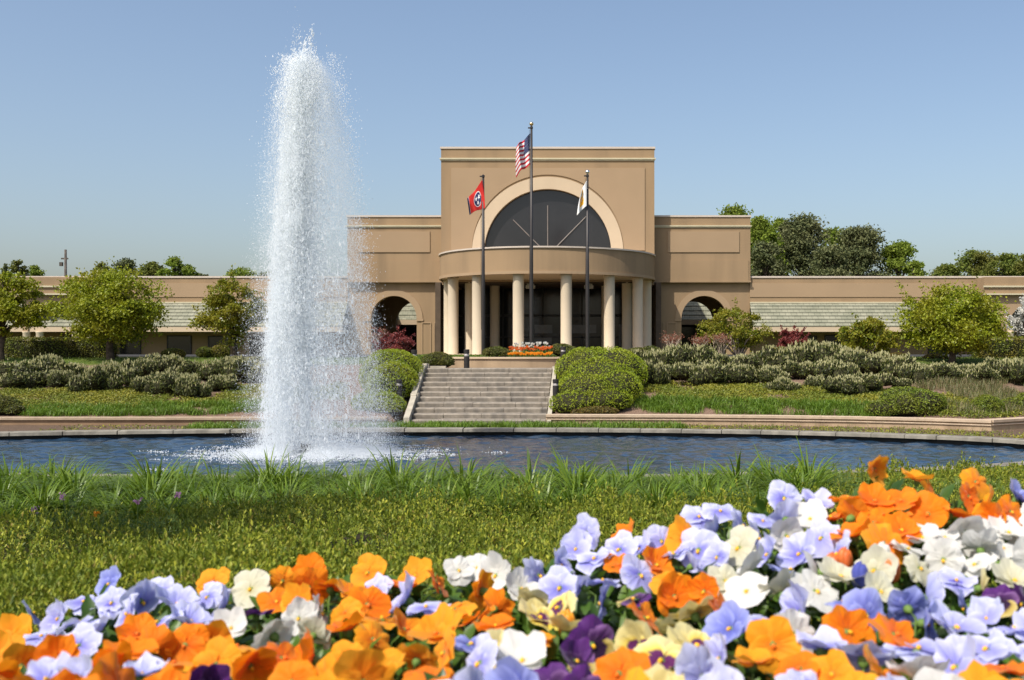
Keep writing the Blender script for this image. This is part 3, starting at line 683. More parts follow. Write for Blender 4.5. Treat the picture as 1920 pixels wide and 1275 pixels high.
# tiled courtyard range seen through the two arches
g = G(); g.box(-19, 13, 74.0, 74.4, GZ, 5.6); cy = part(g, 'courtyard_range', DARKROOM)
g = G(); n = 4
for i in range(n):
    z_t = 5.45 - (5.45 - 4.15) * i / n; z_b = 5.45 - (5.45 - 4.15) * (i + 1) / n; y_t = 73.95 - 1.2 * i / n; y_b = 73.95 - 1.2 * (i + 1) / n - .05
    g.hexa([(-19, y_b, z_b), (13, y_b, z_b), (13, y_t + .1, z_t - .08), (-19, y_t + .1, z_t - .08), (-19, y_b, z_b + .06), (13, y_b, z_b + .06), (13, y_t, z_t + .02), (-19, y_t, z_t + .02)])
part(g, 'tile_roof', TILE, cy)
g = G(); g.box(-19, 13, 72.65, 72.8, 3.85, 4.17); part(g, 'eave_fascia', CREAM, cy)
g = G(); g.box(-19, 13, 73.9, 73.97, GZ, 3.7); part(g, 'glazing', GLASS, cy)

# ================================================================== PLANTS
def gpoint(px, py, d0=29.5, d1=60.0):
    d = np.arange(d0, d1, 0.02); X = (px - VX) / F * d; Z = ground(X, d)
    hit = np.nonzero(EYE - (py - VY) / F * d <= Z + 0.01)[0]
    i = hit[0] if len(hit) else int((46 - d0) / 0.02)
    return float(X[i]), float(d[i]), float(Z[i])
def shell_points(lobes, n, jit=0.12, zmin=-0.35, noise=0.25, seed=0):
    A = np.array([l[3] * l[4] + l[3] * l[5] + l[4] * l[5] for l in lobes]); A = A / A.sum()
    P = []; Nn = []
    for i, l in enumerate(lobes):
        k = int(n * A[i]); d = rdir(k * 2); d = d[d[:, 2] > zmin][:k]
        c = np.array(l[:3]); r = np.array(l[3:])
        lump = 1 + noise * (fbm(d[:, 0] * 2.3 + 9 + i, d[:, 1] * 2.3 + d[:, 2] * 1.7, seed + i) - 0.5) * 2
        p = c + d * r * (lump * (1 - jit * rng.random(len(d)) ** 1.5))[:, None]
        keep = np.ones(len(p), bool)
        for j, o in enumerate(lobes):
            if j != i:
                q = (p - np.array(o[:3])) / np.array(o[3:]); keep &= (np.sum(q * q, 1) > 0.80)
        P.append(p[keep]); Nn.append(unit(d / r)[keep])
    return np.concatenate(P), np.concatenate(Nn)

# ---- flowering laurels on the bank: five forms, then copies
def laurel_form(k):
    nl = 5 + k % 3; lobes = [(0, 0, 0.34, 0.60, 0.5, random.uniform(.34, .46))]
    for i in range(nl):
        a = i / nl * 2 * PI + random.uniform(-.4, .4); q = random.uniform(.35, .80)
        lobes.append((q * math.cos(a), q * .8 * math.sin(a), random.uniform(.22, .50), random.uniform(.3, .45), random.uniform(.28, .4), random.uniform(.24, .36)))
    g = G(); P, Nn = shell_points(lobes, 2100, 0.25, -0.5, 0.35, k)
    leaf_quads(g, P, rng.uniform(.08, .15, len(P)), 0.36, Nn, 0.4, np.array([[0, 0, 1.0]]), 0.35)
    for l in lobes: g.ellipsoid(l[:3], [x * .78 for x in l[3:]], 10, 7, 1)
    gb = G(); P2, N2 = shell_points(lobes, 1150, 0.10, -0.3, 0.4, k)
    up = N2[:, 2] + 0.62 * rng.normal(size=len(P2)) + 0.7 * (P2[:, 2] - .45) + 1.2 * (fbm(P2[:, 0] * 2.5 + 7 * k, P2[:, 1] * 2.5, 9) - .5) > 0.98
    P2 = P2[up] + np.array([0, 0, .04]); n = len(P2)
    for s in (0, 1):
        leaf_quads(gb, P2 + rng.normal(0, .005, P2.shape), rng.uniform(.075, .13, n), 0.36, rdir(n) * np.array([1, 1, .15]), 0.95, unit(np.array([[0, 0, 1.0]]) + 0.25 * rng.normal(size=(n, 3))), 0.95)
    g2 = G()
    for i in range(6):
        a = random.uniform(0, 6.3); g2.tube([(0.12 * math.cos(a), .12 * math.sin(a), -.35), (.3 * math.cos(a), .3 * math.sin(a), .3)], [.03, .015], 5)
    return [(g.mesh('foliage', [M_LAUREL, M_CORE])), gb.mesh('blossoms', M_BLOSSOM), g2.mesh('stems', BARK)]
LAUREL = [laurel_form(k) for k in range(5)]
def place_form(name, form, names, px, py, wpx, hpx, label, cat, group, form_w, form_h, sy=None, gp=None, sink=0.0):
    X, Y, Z = gp or gpoint(px, py)
    w = wpx / F * Y; h = hpx / F * Y
    root = empty(name, (X, Y + w * .3, Z - sink), label, cat, group, random.uniform(-.5, .5) + random.choice([0, PI]))
    root.scale = (w / form_w, (sy or w) / form_w, h / form_h)
    for me, nm in zip(form, names):
        put(bpy.data.objects.new(nm, me), root)
    return root
LR = [  # (px centre, base py, width, height)
 (1225,704,66,50),(1275,702,70,46),(1325,700,66,44),(1378,704,72,44),(1432,702,74,46),(1488,700,74,50),(1540,700,76,56),(1595,704,80,58),(1645,708,74,52),(1683,716,62,46),
 (1228,728,50,44),(1275,718,64,38),(1325,724,66,42),(1385,724,62,40),(1440,720,60,36),(1505,716,66,38),(1565,720,68,38)]
LR_LOW = [(1472,738,46,30),(1535,730,40,24),(1592,744,62,44),(1632,742,60,42),(1690,728,36,20)]
LR_FAR = [(1722,716,54,34),(1762,716,60,34),(1806,716,56,34),(1850,716,54,32),(1884,714,60,42),(1918,722,60,52)]
LL_BACK = [(22,722,84,52),(70,716,80,44),(118,706,64,28),(215,714,62,30),(262,708,62,34),(305,708,62,36),(350,712,70,38),(400,712,70,38),(448,716,72,40),(485,722,60,42),(440,690,44,22),(476,690,50,22)]
LL_FRONT = [(40,730,74,40),(104,728,52,34),(168,738,56,46),(206,738,60,48),(268,738,46,30),(312,746,58,38),(345,748,56,40),(402,734,54,34),(345,728,40,24)]
def laurels(lst, text, cat='flowering shrub'):
    lst = sorted(lst)
    for i, (px, py, w, h) in enumerate(lst):
        place_form('flowering_laurel', LAUREL[(i * 3 + len(lst)) % 5], ('foliage', 'blossoms', 'stems'), px + random.uniform(-5, 5), py + random.uniform(-3, 4), w * random.uniform(1.15, 1.5), h * random.uniform(1.0, 1.32), f'{ordinal(i, len(lst))} {text}', cat, 'cream flowered laurels on the bank', 1.75, 0.84)
top_r = [t for t in LR if t[1] < 712]; low_r = [t for t in LR if t[1] >= 712 and t[0] < 1660] 
laurels(top_r, 'cream-flowered laurel in the upper row right of the steps')
laurels([t for t in LR if t not in top_r], 'cream-flowered laurel in the lower row right of the steps')
laurels(LR_LOW, 'small laurel standing apart below the right-hand laurel rows')
laurels(LR_FAR, 'laurel below the big maple at the right')
laurels(LL_BACK, 'cream-flowered laurel of the upper row left of the fountain')
laurels(LL_FRONT, 'dark laurel of the lower row left of the fountain')

# ---- dense rounded shrubs
def dense_shrub(name, label, lobes, loc, mat, n=5000, size=(.05, .085), cat='shrub', group=None, aspect=.45, noise=.16, seed=1, bias=.35, jit=.1):
    root = empty(name, loc, label, cat, group)
    L0 = [(l[0] - loc[0], l[1] - loc[1], l[2] - loc[2], *l[3:]) for l in lobes]
    g = G(); P, Nn = shell_points(L0, n, jit, -0.5, noise, seed)
    leaf_quads(g, P, rng.uniform(size[0], size[1], len(P)), aspect, Nn, bias, unit(Nn + np.array([0, 0, .5])), 0.3)
    put(bpy.data.objects.new('foliage', g.mesh('foliage', mat)), root)
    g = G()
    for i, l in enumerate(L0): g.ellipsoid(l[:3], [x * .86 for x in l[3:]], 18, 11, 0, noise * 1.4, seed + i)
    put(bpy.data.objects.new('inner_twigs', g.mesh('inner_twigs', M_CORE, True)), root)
    return root
def lobe(px, pyc, d, rx, ry, rz): X, Y, Z = at(px, pyc, d); return (X, Y, Z, rx, ry, rz)
dense_shrub('mounded_shrub', 'huge bright green clipped mound right of the stone steps',
    [lobe(1102, 697, 36.2, 1.12, 1.8, .86), lobe(1150, 698, 36.0, 1.15, 1.9, .84), lobe(1124, 716, 35.0, 1.32, 2.2, .80), lobe(1110, 735, 33.9, 1.2, 1.7, .72), lobe(1146, 730, 34.2, 1.05, 1.7, .74), lobe(1078, 758, 32.5, .80, .7, .42), lobe(1132, 752, 32.8, .9, .9, .45)],
    (atx(1118, 34.5), 34.5, .5), M_ROUND, 34000, (.045, .08), seed=3, noise=.12)
dense_shrub('mounded_shrub', 'tall bright green clipped mound behind the fountain, left of the steps',
    [lobe(735, 702, 36.0, 1.02, 1.9, .88), lobe(738, 722, 34.6, .82, 1.6, .78)],
    (atx(735, 35.5), 35.5, .6), M_ROUND, 17000, (.045, .08), seed=5, noise=.09)
dense_shrub('mounded_shrub', 'low round green mound at the foot of the steps behind the spray',
    [lobe(722, 758, 32.6, .62, .6, .38), lobe(690, 756, 32.9, .5, .6, .38), lobe(742, 762, 32.3, .34, .45, .30)],
    (atx(725, 32.6), 32.6, .3), M_ROUND, 7000, (.045, .08), seed=8)
dense_shrub('low_shrub', 'low reddish brown shrub at the foot of the large green mound', [lobe(1120, 772, 31.9, .62, .35, .17), lobe(1095, 774, 31.85, .4, .3, .13)], (atx(1120, 31.9), 31.9, .3), M_BROWN, 2600, (.05, .08), seed=9)
SH = [('dark green juniper dome at the head of the steps', [lobe(820, 676, 38.6, .56, .5, .30), lobe(836, 678, 38.5, .32, .4, .24)], M_JUNI, 2600),
      ('dark green shrub in the planter left of the tulips', [lobe(930, 661, 40.6, .50, .5, .22), lobe(946, 663, 40.5, .3, .4, .18)], M_JUNI, 2200),
      ('dark green shrub in the planter right of the tulips', [lobe(1052, 657, 40.8, .48, .5, .26), lobe(1070, 661, 40.6, .36, .4, .22)], M_JUNI, 2400),
      ('dark green shrub behind the large green mound at the portico columns', [lobe(1196, 664, 40.5, .52, .5, .26), lobe(1220, 662, 40.8, .42, .4, .28)], M_JUNI, 2600),
      ('wide dark green juniper spilling over the right retaining wall', [lobe(1690, 762, 30.9, .85, .5, .36), lobe(1728, 758, 31.0, .75, .6, .42), lobe(1655, 768, 30.7, .5, .45, .28), lobe(1700, 745, 31.9, .8, .8, .32)], M_JUNI2, 8500),
      ('round green shrub right of the wide juniper above the retaining wall', [lobe(1850, 764, 31.0, .48, .45, .34), lobe(1836, 768, 30.9, .35, .4, .26)], M_JUNI2, 3600),
      ('round green shrub at the right edge above the retaining wall', [lobe(1902, 766, 31.9, .58, .5, .34), lobe(1930, 760, 32.1, .5, .5, .38)], M_JUNI2, 3800),
      ('round dark green shrub at the left edge above the brown wall', [lobe(6, 762, 31.9, .52, .45, .30), lobe(-22, 756, 32.0, .5, .5, .34), lobe(26, 768, 31.8, .3, .3, .2)], M_JUNI, 3600),
      ('small yellowish round shrub under the left windows', [lobe(325, 664, 45, .52, .4, .24)], M_HEDGE, 1400),
      ('small round shrub between the left windows and the slender maple', [lobe(384, 662, 45, .34, .4, .28)], M_HEDGE, 1200),
      ('round olive shrub behind the slender maple', [lobe(412, 662, 45.3, .42, .4, .36)], M_HEDGE, 1600),
      ('low rusty green mound under the small bronze maple', [lobe(1680, 671, 43.5, .55, .4, .22)], M_BROWN, 1500),
      ('low rusty green mound left of the big right maple trunk', [lobe(1752, 672, 43.5, .55, .4, .18)], M_BROWN, 1500),
      ('small green shrub below the crimson maple right of the arch', [lobe(1462, 660, 42.5, .36, .4, .2)], M_HEDGE, 1200)]
for i, (lab, lb, mt, n) in enumerate(SH):
    c = np.array(lb[0][:3]); dense_shrub('round_shrub' if 'juniper' not in lab else 'juniper', lab, lb, (c[0], c[1], c[2] - lb[0][5]), mt, n, (.05, .09), seed=20 + i, group='low shrubs round the building front')

def hedge(label, p0, p1, top, base, d, depth=1.3):
    x0, x1 = atx(p0, d), atx(p1, d); z1 = atz(top, d); z0 = atz(base, d); xc = (x0 + x1) / 2
    root = empty('clipped_hedge', (xc, d, z0), label, 'hedge', 'clipped hedges before the low wings')
    n = int(900 * (x1 - x0)); k = rng.random(n)
    x = rng.uniform(x0, x1, n) - xc; h = z1 - z0
    fr = k < 0.5
    y = np.where(fr, rng.normal(0, .04, n), rng.uniform(0, depth, n)); z = np.where(fr, rng.uniform(0, h, n), h + rng.normal(0, .03, n))
    rr = 0.22; cut = fr & (z > h - rr); y = np.where(cut, y + rr - np.sqrt(np.maximum(rr * rr - (z - h + rr) ** 2, 0)), y)
    lump = 0.14 * (fbm(x * 1.1 + 3, z * 1.5 + y, 5) - .5); y = y - np.where(fr, lump, 0); z = z + np.where(fr, 0, lump)
    P = np.stack([x, y, z], 1); Nn = np.where(fr[:, None], np.array([[0, -1., .2]]), np.array([[0, 0, 1.]]))
    for sx in (x0 - xc, x1 - xc):
        m = 700; P = np.concatenate([P, np.stack([np.full(m, sx) + rng.normal(0, .04, m), rng.uniform(0, depth, m), rng.uniform(0, h, m)], 1)]); Nn = np.concatenate([Nn, np.tile([[math.copysign(1, sx), 0, 0]], (m, 1))])
    g = G(); leaf_quads(g, P, rng.uniform(.06, .10, len(P)), .5, Nn, .4); put(bpy.data.objects.new('foliage', g.mesh('foliage', M_HEDGE)), root)
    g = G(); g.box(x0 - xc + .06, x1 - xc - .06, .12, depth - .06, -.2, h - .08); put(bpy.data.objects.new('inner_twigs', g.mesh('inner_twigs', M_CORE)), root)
hedge('long clipped green hedge before the left porch', 8, 196, 635, 676, 44.5)
hedge('clipped green hedge at the right edge beyond the big maple', 1842, 2060, 634, 677, 44.0)

# ---- trees
def limb(a, b, r0, r1, bend=0.2, n=6):
    a = np.array(a, float); b = np.array(b, float); t = np.linspace(0, 1, n)[:, None]
    mid = rng.normal(0, bend * np.linalg.norm(b - a) * .3, 3); p = a + (b - a) * t + mid * np.sin(t * PI) * .6
    p[:, 2] += 0.12 * np.linalg.norm(b - a) * np.sin(t[:, 0] * PI) * (1 if bend else 0)
    return p, np.linspace(r0, r1, n)
def maple(label, px, base, crown, mat, d=None, nleaf=15000, lsize=(.09, .15), stems=1, bark=BARK, name='maple_tree', fork=.28, group='maples in the planting', clumps=60, cat='tree', flat=.38, gp=None):
    """crown = (px left, px right, py top, py bottom)"""
    X, Y, Z = gp or gpoint(px, base)
    if d: X, Y = atx(px, d), d; Z = float(ground(X, Y))
    k = Y / F
    xl, xr = (crown[0] - px) * k, (crown[1] - px) * k; zt = EYE - (crown[2] - VY) * k - Z; zb = EYE - (crown[3] - VY) * k - Z
    root = empty(name, (X, Y, Z), label, cat, group)
    w = (xr - xl) / 2; xc = (xr + xl) / 2; h = (zt - zb); zc = zb + h * .42
    C = []
    while len(C) < clumps:
        v = rdir(1)[0]; r = rng.random() ** .4
        p = np.array([xc + v[0] * w * .88 * r, v[1] * w * .8 * r, zc + v[2] * (h * .52 if v[2] > 0 else h * .40) * r])
        if v[2] > .3 and rng.random() < .25: p[2] += h * .05
        C.append(p)
    C = np.array(C)
    g = G(); per = nleaf // clumps
    for c in C:
        rx = w * rng.uniform(.13, .30); q = np.clip(rng.normal(0, .46, (per, 3)), -1.25, 1.25)
        P = c + q * np.array([rx, rx, rx * flat * 1.35]); P[:, 2] -= 0.35 * (q[:, 0] ** 2 + q[:, 1] ** 2) * rx * .8
        outw = unit(P - np.array([xc, 0, zc - h * .3])); outw[:, 2] += .5
        leaf_quads(g, P, rng.uniform(lsize[0], lsize[1], per), .62, unit(outw), .22, unit(q + np.array([0, 0, -.35])), .5, fold=.1)
    # stray shoots at the top
    for i in range(14):
        b = C[rng.integers(len(C))]; v = unit(b - np.array([xc, 0, zc - .5 * h]))
        n = 26; t = rng.random((n, 1)); P = b + v * t * w * .42 + rng.normal(0, .035 * w, (n, 3))
        leaf_quads(g, P, rng.uniform(lsize[0], lsize[1], n), .6)
    put(bpy.data.objects.new('crown', g.mesh('crown', mat)), root)
    g = G(); zf = zb + h * .06; r0 = .055 * w + .02
    if stems == 1:
        zf = max(.25, min(zf, zt * fork))
        g.tube([(0, 0, -.1), (.01, 0, .05), (rng.normal(0, .04), 0, zf * .5), (rng.normal(0, .03), 0, zf)], [r0 * 1.35, r0 * 1.05, r0 * .9, r0 * .85], 9)
        starts = [np.array([0, 0, zf])]
    else:
        starts = [np.array([rng.normal(0, .1), rng.normal(0, .1), -.05]) for _ in range(stems)]
    order = rng.permutation(len(C))[:20]
    for i in order:
        c = C[i]; s = starts[i % len(starts)]
        p, rad = limb(s - np.array([0, 0, .05]), c, r0 * (.55 if stems == 1 else .42), r0 * .10, .35)
        g.tube(p, rad, 6)
    put(bpy.data.objects.new('trunk', g.mesh('trunk', bark, True)), root)
    return root
maple('maple standing outside the left edge, its shadow falling on the ground cover', -1217, 0, (-2250, -190, -1420, -430), M_MAPLE, nleaf=9000, clumps=60, gp=(-4.46, 3.8, float(ground(-4.46, 3.8))))
maple('spreading green maple with a dark trunk before the left porch', 207, 674, (94, 324, 492, 640), M_MAPLE, nleaf=22000, clumps=105)
maple('green maple cut off by the left edge of the view', 3, 676, (-62, 90, 508, 625), M_MAPLE, nleaf=15000, clumps=80)
maple('slender bronze-green maple close to the left of the fountain spray', 440, 676, (356, 502, 518, 645), M_MAPLE2, nleaf=11000, clumps=58, fork=.3)
maple('large spreading yellow-green maple at the right with a dark trunk', 1784, 682, (1682, 1894, 528, 660), M_MAPLE, nleaf=22000, clumps=105)
maple('young yellow-green maple with pale stems before the right arch', 1384, 668, (1308, 1450, 578, 652), M_MAPLE2, nleaf=8500, clumps=42, stems=4, bark=BARKPALE)
maple('small bronze maple with pale stems left of the large right maple', 1630, 674, (1566, 1692, 588, 664), M_MAPLE2, nleaf=7500, clumps=40, stems=4, bark=BARKPALE)
maple('white flowering dogwood at the right edge', 1925, 676, (1884, 1985, 550, 640), M_DOGWOOD, d=47, nleaf=5000, clumps=40, name='dogwood_tree', group='ornamental trees', flat=.5)
maple('crimson lace-leaf maple between the left arch and the spray', 738, 668, (694, 784, 626, 662), M_REDMAPLE, d=43, nleaf=6000, lsize=(.07, .11), stems=4, clumps=36, name='crimson_maple', group='crimson maples')
maple('crimson lace-leaf maple under the right tiled eave', 1482, 664, (1446, 1518, 617, 656), M_REDMAPLE, d=43.5, nleaf=5000, lsize=(.07, .11), stems=4, clumps=32, name='crimson_maple', group='crimson maples')
# leader shoots that stick up from two maples
def bare_shrub(label, px, base, top, wpx, tip, n=16):
    d = 43.0; X, Y = atx(px, d), d; Z = float(ground(X, Y)); H = EYE - (top - VY) / F * d - Z; w = wpx / F * d
    root = empty('bare_stemmed_shrub', (X, Y, Z), label, 'shrub', 'pale bare-stemmed shrubs')
    g = G(); gl = G()
    for i in range(n):
        a = rng.uniform(0, 6.28); e = np.array([math.cos(a) * w * .5 * rng.uniform(.3, 1), math.sin(a) * w * .4, H * rng.uniform(.75, 1)])
        p, r_ = limb((rng.normal(0, .08), rng.normal(0, .08), -.05), e, .028, .012, .25, 5); g.tube(p, r_, 5)
        for j in range(3):
            b = p[3] if j else p[4]; e2 = b + np.array([rng.normal(0, .09), rng.normal(0, .09), rng.uniform(.06, .2)])
            p2, r2 = limb(b, e2, .012, .005, .2, 4); g.tube(p2, r2, 4)
            m = 14; P = e2 + rng.normal(0, .05, (m, 3)); leaf_quads(gl, P, rng.uniform(.04, .08, m), .5)
    put(bpy.data.objects.new('stems', g.mesh('stems', BARKPALE, True)), root); put(bpy.data.objects.new('young_leaves', gl.mesh('young_leaves', tip)), root)
M_REDTIP = leafmat('red_young_leaf', [(0.22, 0.075, 0.05), (0.3, 0.11, 0.07), (0.25, 0.14, 0.07)], .3)
bare_shrub('bare pale-stemmed shrub with pinkish tips against the pier left of the right arch', 1258, 668, 630, 40, M_REDTIP, 16)
bare_shrub('red-leaved bare-stemmed shrub inside the right arch', 1316, 668, 636, 42, M_REDTIP, 22)
bare_shrub('pale bare-stemmed shrub at the foot of the young right maple', 1352, 668, 632, 46, M_REDTIP, 18)
bare_shrub('bare pale-stemmed shrub in the left arch beside the spray', 708, 666, 622, 44, M_REDTIP, 14)

# background trees beyond the roofs
def back_tree(label, px, top, wpx, mat, d=100.0, kind='round', n=5200, base_py=540, name='distant_tree', dens=1.0, sz=(.28, .5)):
    X = atx(px, d); Z = GZ; zt = atz(top, d) - Z; w = wpx / F * d / 2 * 1.3
    root = empty(name, (X, d, Z), label, 'tree', 'trees beyond the roofs')
    zb = max(1.5, min(atz(base_py, d) - Z - 3.0, zt * .45)); h = zt - zb
    g = G(); K = int(80 * dens); per = int(1.5 * n / K * (.8 + .2 * dens))
    gt = G(); gt.tube([(0, 0, -.3), (rng.normal(0, .2), 0, zb), (rng.normal(0, .3), 0, zt * .9)], [.34, .26, .05], 7)
    for i in range(K):
        t = rng.random() ** (.8)
        if kind == 'pine': prof = (1 - t) ** .5 * .9 + .25
        elif kind == 'cone': prof = (1 - t) * 1.0 + .12
        else: prof = math.sqrt(max(.05, 1 - (t * 1.9 - .85) ** 2 * .92))
        a = rng.uniform(0, 6.28); q = rng.random() ** .5 * prof
        c = np.array([math.cos(a) * w * q * .86, math.sin(a) * w * q * .86, zb + h * (t * .96)])
        rx = w * rng.uniform(.17, .34) * (1.0 if kind != 'cone' else .7)
        qd = np.clip(rng.normal(0, .5, (per, 3)), -1.3, 1.3); P = c + qd * np.array([rx, rx, rx * .62])
        P[:, 2] = np.minimum(P[:, 2], zt + rng.normal(0, .25, per))
        leaf_quads(g, P, rng.uniform(sz[0], sz[1], per), .55, unit(qd + np.array([0, 0, .5])), .25)
        p, r_ = limb((0, 0, max(zb * .8, c[2] - h * .18)), c, .10, .02, .2, 4); gt.tube(p, r_, 4)
    put(bpy.data.objects.new('crown', g.mesh('crown', mat)), root); put(bpy.data.objects.new('trunk', gt.mesh('trunk', BARK, True)), root)
BT = [('broad fresh green tree top showing over the right tall wing', 1372, 381, 96, M_SPRING, 104, 'round', 1.2),
 ('light green tree directly right of the tall wing', 1424, 402, 76, M_SPRING, 98, 'round', 1.1),
 ('fresh green tree squeezed behind the tallest dark pine', 1462, 402, 66, M_SPRING, 108, 'round', 1.0),
 ('tallest dark pine, right of the tall wing', 1502, 400, 112, M_PINE, 100, 'pine', 1.5),
 ('small dark pine leaning into the tall wing roofline', 1436, 448, 70, M_PINE, 94, 'pine', 1.1),
 ('fresh green tree between the two big dark pines', 1566, 423, 70, M_SPRING, 108, 'round', 1.0),
 ('second big dark pine, further right', 1614, 424, 104, M_PINE, 100, 'pine', 1.5),
 ('dark pine filling between the two big pines', 1556, 458, 90, M_PINE, 96, 'pine', 1.2),
 ('sparse bright green tree ending the right grove', 1686, 446, 78, M_SPRING, 100, 'round', .72),
 ('low sparse green tree at the outer foot of the right grove', 1714, 484, 44, M_SPRING, 97, 'round', .6),
 ('olive tree low over the right roof, first right of the gap', 1776, 494, 64, M_OLIVE, 120, 'round', 1.0),
 ('olive tree with a feathery top over the right roof', 1828, 466, 84, M_OLIVE, 124, 'round', 1.0),
 ('dense olive tree over the far right roof', 1884, 474, 80, M_OLIVE, 120, 'round', 1.1),
 ('olive tree cut by the right edge over the roof', 1932, 468, 60, M_OLIVE, 116, 'round', 1.0),
 ('small dark conifer over the roof at the left edge', 10, 490, 22, M_PINE, 120, 'cone', .9),
 ('thin pale budding tree at the left edge beyond the roof', 34, 484, 36, M_OLIVE, 118, 'round', .5),
 ('fresh green tree top right of the pale budding tree', 64, 494, 40, M_SPRING, 118, 'round', .8),
 ('olive tree top just right of the utility pole', 190, 488, 40, M_OLIVE, 118, 'round', .8),
 ('dark pine top above the left spreading maple', 236, 482, 50, M_PINE, 122, 'pine', 1.0),
 ('dark olive tree right of the left pine top', 286, 490, 56, M_OLIVE, 120, 'round', 1.0),
 ('airy light green tree above the left wing roof', 326, 478, 50, M_SPRING, 116, 'round', .75),
 ('low light green tree beside the airy one', 352, 494, 40, M_SPRING, 118, 'round', .7),
 ('very small dark treetop alone over the left roof', 380, 506, 30, M_PINE, 125, 'round', .7),
 ('light green treetop left of the fountain spray', 456, 500, 66, M_SPRING, 118, 'round', .9),
 ('green treetop half behind the fountain spray', 500, 508, 44, M_OLIVE, 118, 'round', .8)]
for lab, px, top, w, mt, d, kd, dn in BT:
    back_tree(lab, px, top + 2, w, mt, d, kd, int(5600 * dn * (w / 80) ** .8), dens=max(.5, dn * (w / 80) ** .5), name='distant_pine' if mt is M_PINE else 'distant_tree', sz=(.22, .40) if mt is not M_PINE else (.18, .36))

root = empty('utility_pole', (atx(123, 110), 110, GZ), 'bare utility pole standing above the left roof', 'pole')
g = G(); zt = atz(468, 110) - GZ; g.tube([(0, 0, -.5), (0, 0, zt * .5), (0, 0, zt)], [.2, .16, .12], 8); put(bpy.data.objects.new('pole', g.mesh('pole', WOOD, True)), root)
g = G(); g.box(-.45, .25, -.06, .06, zt - 1.0, zt - .85); g.box(-.6, -.3, -.12, .12, zt - 1.7, zt - 1.3); put(bpy.data.objects.new('crossarm', g.mesh('crossarm', WOOD)), root)

n = 5200; x = rng.uniform(-8.2, .2, n); y = rng.uniform(39.72, 45.5, n); m = (x + 3.6) ** 2 + (y - 44.6) ** 2 < 4.75 ** 2
g = G(); P = np.stack([x, y, rng.uniform(1.92, 2.02, n)], 1)[m]; leaf_quads(g, P, rng.uniform(.06, .11, len(P)), .4, np.tile([[0, -.4, 1.]], (len(P), 1)), .4)
tag(g.obj('planter_ground_cover', M_LAWN), 'low green ground cover filling the planter', None, None, 'stuff')

# ---- tulips and planter flowers
def tulip_form(mat, h):
    g = G()
    for i in range(6):
        a = i / 6 * 2 * PI; ca, sa = math.cos(a), math.sin(a); r = .034
        c = [(0, 0, h), (r * ca - .022 * sa, r * sa + .022 * ca, h + .04), (r * .8 * ca, r * .8 * sa, h + .085), (r * ca + .022 * sa, r * sa - .022 * ca, h + .04)]
        g.add(c, [(0, 1, 2, 3)], 0)
    g.tube([(0, 0, 0), (.004, 0, h * .5), (0, 0, h)], .006, 5, 1)
    blades(g, np.zeros((4, 3)), np.array([[math.cos(q), math.sin(q)] for q in (0.3, 1.9, 3.4, 5.0)]), h * .75, .035, .35, 4, 2)
    return g.mesh('tulip', [mat, STEM, M_GRASSLEAF])
TW = tulip_form(M_TULIPW, .42); TO = tulip_form(M_TULIPO, .30); TA = tulip_form(M_AMBERP, .12)
def flowers(name, me, pts, label, group, cat):
    for (px, d) in pts:
        root = put(bpy.data.objects.new(name, me)); root.location = (atx(px, d), d, 1.91); s = random.uniform(.9, 1.3)
        root.scale = (s * 1.2, s * 1.2, s); root.rotation_euler = (random.uniform(-.12, .12), random.uniform(-.12, .12), random.uniform(0, 6.28))
        tag(root, label, cat, group)
flowers('white_tulip', TW, [(958 + 72 * (i + random.random()) / 30, random.uniform(40.7, 41.4)) for i in range(30)], 'white tulip at the back of the flower clump in the planter', 'white tulips in the planter', 'flower')
flowers('orange_tulip', TO, [(956 + 78 * (i + random.random()) / 56, random.uniform(40.2, 40.8)) for i in range(56)], 'orange tulip in the middle of the flower clump in the planter', 'orange tulips in the planter', 'flower')
flowers('amber_blossom', TA, [(953 + 82 * (i + random.random()) / 50, random.uniform(39.75, 40.15)) for i in range(50)], 'amber blossom low along the front of the planter clump', 'amber blossoms in the planter', 'flower')

# ---- ground covers nobody could count
def cover_blades(name, pts, mat, length, width, droop, label, segs=4, per=1):
    pts = np.repeat(pts, per, 0); n = len(pts); a = rng.uniform(0, 2 * PI, n)
    z = ground(pts[:, 0], pts[:, 1]) - .01
    g = G(); blades(g, np.stack([pts[:, 0], pts[:, 1], z], 1), np.stack([np.cos(a), np.sin(a)], 1), rng.uniform(length[0], length[1], n), rng.uniform(width[0], width[1], n), rng.uniform(droop[0], droop[1], n), segs)
    return tag(g.obj(name, mat), label, None, None, 'stuff')
def clumped(n, k, x0, x1, t0, t1, sig, keep):
    cx = rng.uniform(x0, x1, n); ct = rng.uniform(t0, t1, n); m = keep(cx, ct); cx, ct = cx[m], ct[m]
    x = np.repeat(cx, k) + rng.normal(0, sig, len(cx) * k); t = np.repeat(ct, k) + rng.normal(0, sig, len(cx) * k)
    return np.stack([x, wall_y(x) + .3 + np.maximum(t, .06)], 1)
def keep_band(x, t):
    px = VX + x / (wall_y(x) + t) * F
    lo = np.where(x < -5, np.interp(px, [40, 100, 300, 480, 520], [.15, .1, .2, .75, 1.2]), np.interp(px, [1190, 1215, 1330, 1440, 1600, 1680], [1.6, .9, .8, .55, .15, .1]))
    hi = np.where(x < -5, np.interp(px, [40, 60, 300, 490], [1.0, 1.5, 1.6, 2.3]), np.interp(px, [1195, 1260, 1400, 1640, 1690], [2.5, 2.7, 2.4, 2.2, .9]))
    ok = ((px > 20) & (px < 520)) | ((px > 1196) & (px < 1650))
    return (t > lo) & (t < hi) & ok & (fbm(x * .9, t * .9, 77) > .30)
cover_blades('band_grass', clumped(2600, 26, -18, 9, 0, 3, .10, keep_band), M_BANDGRASS, (.20, .36), (.012, .02), (.35, .8), 'bright green strappy grass in a band above the retaining walls')
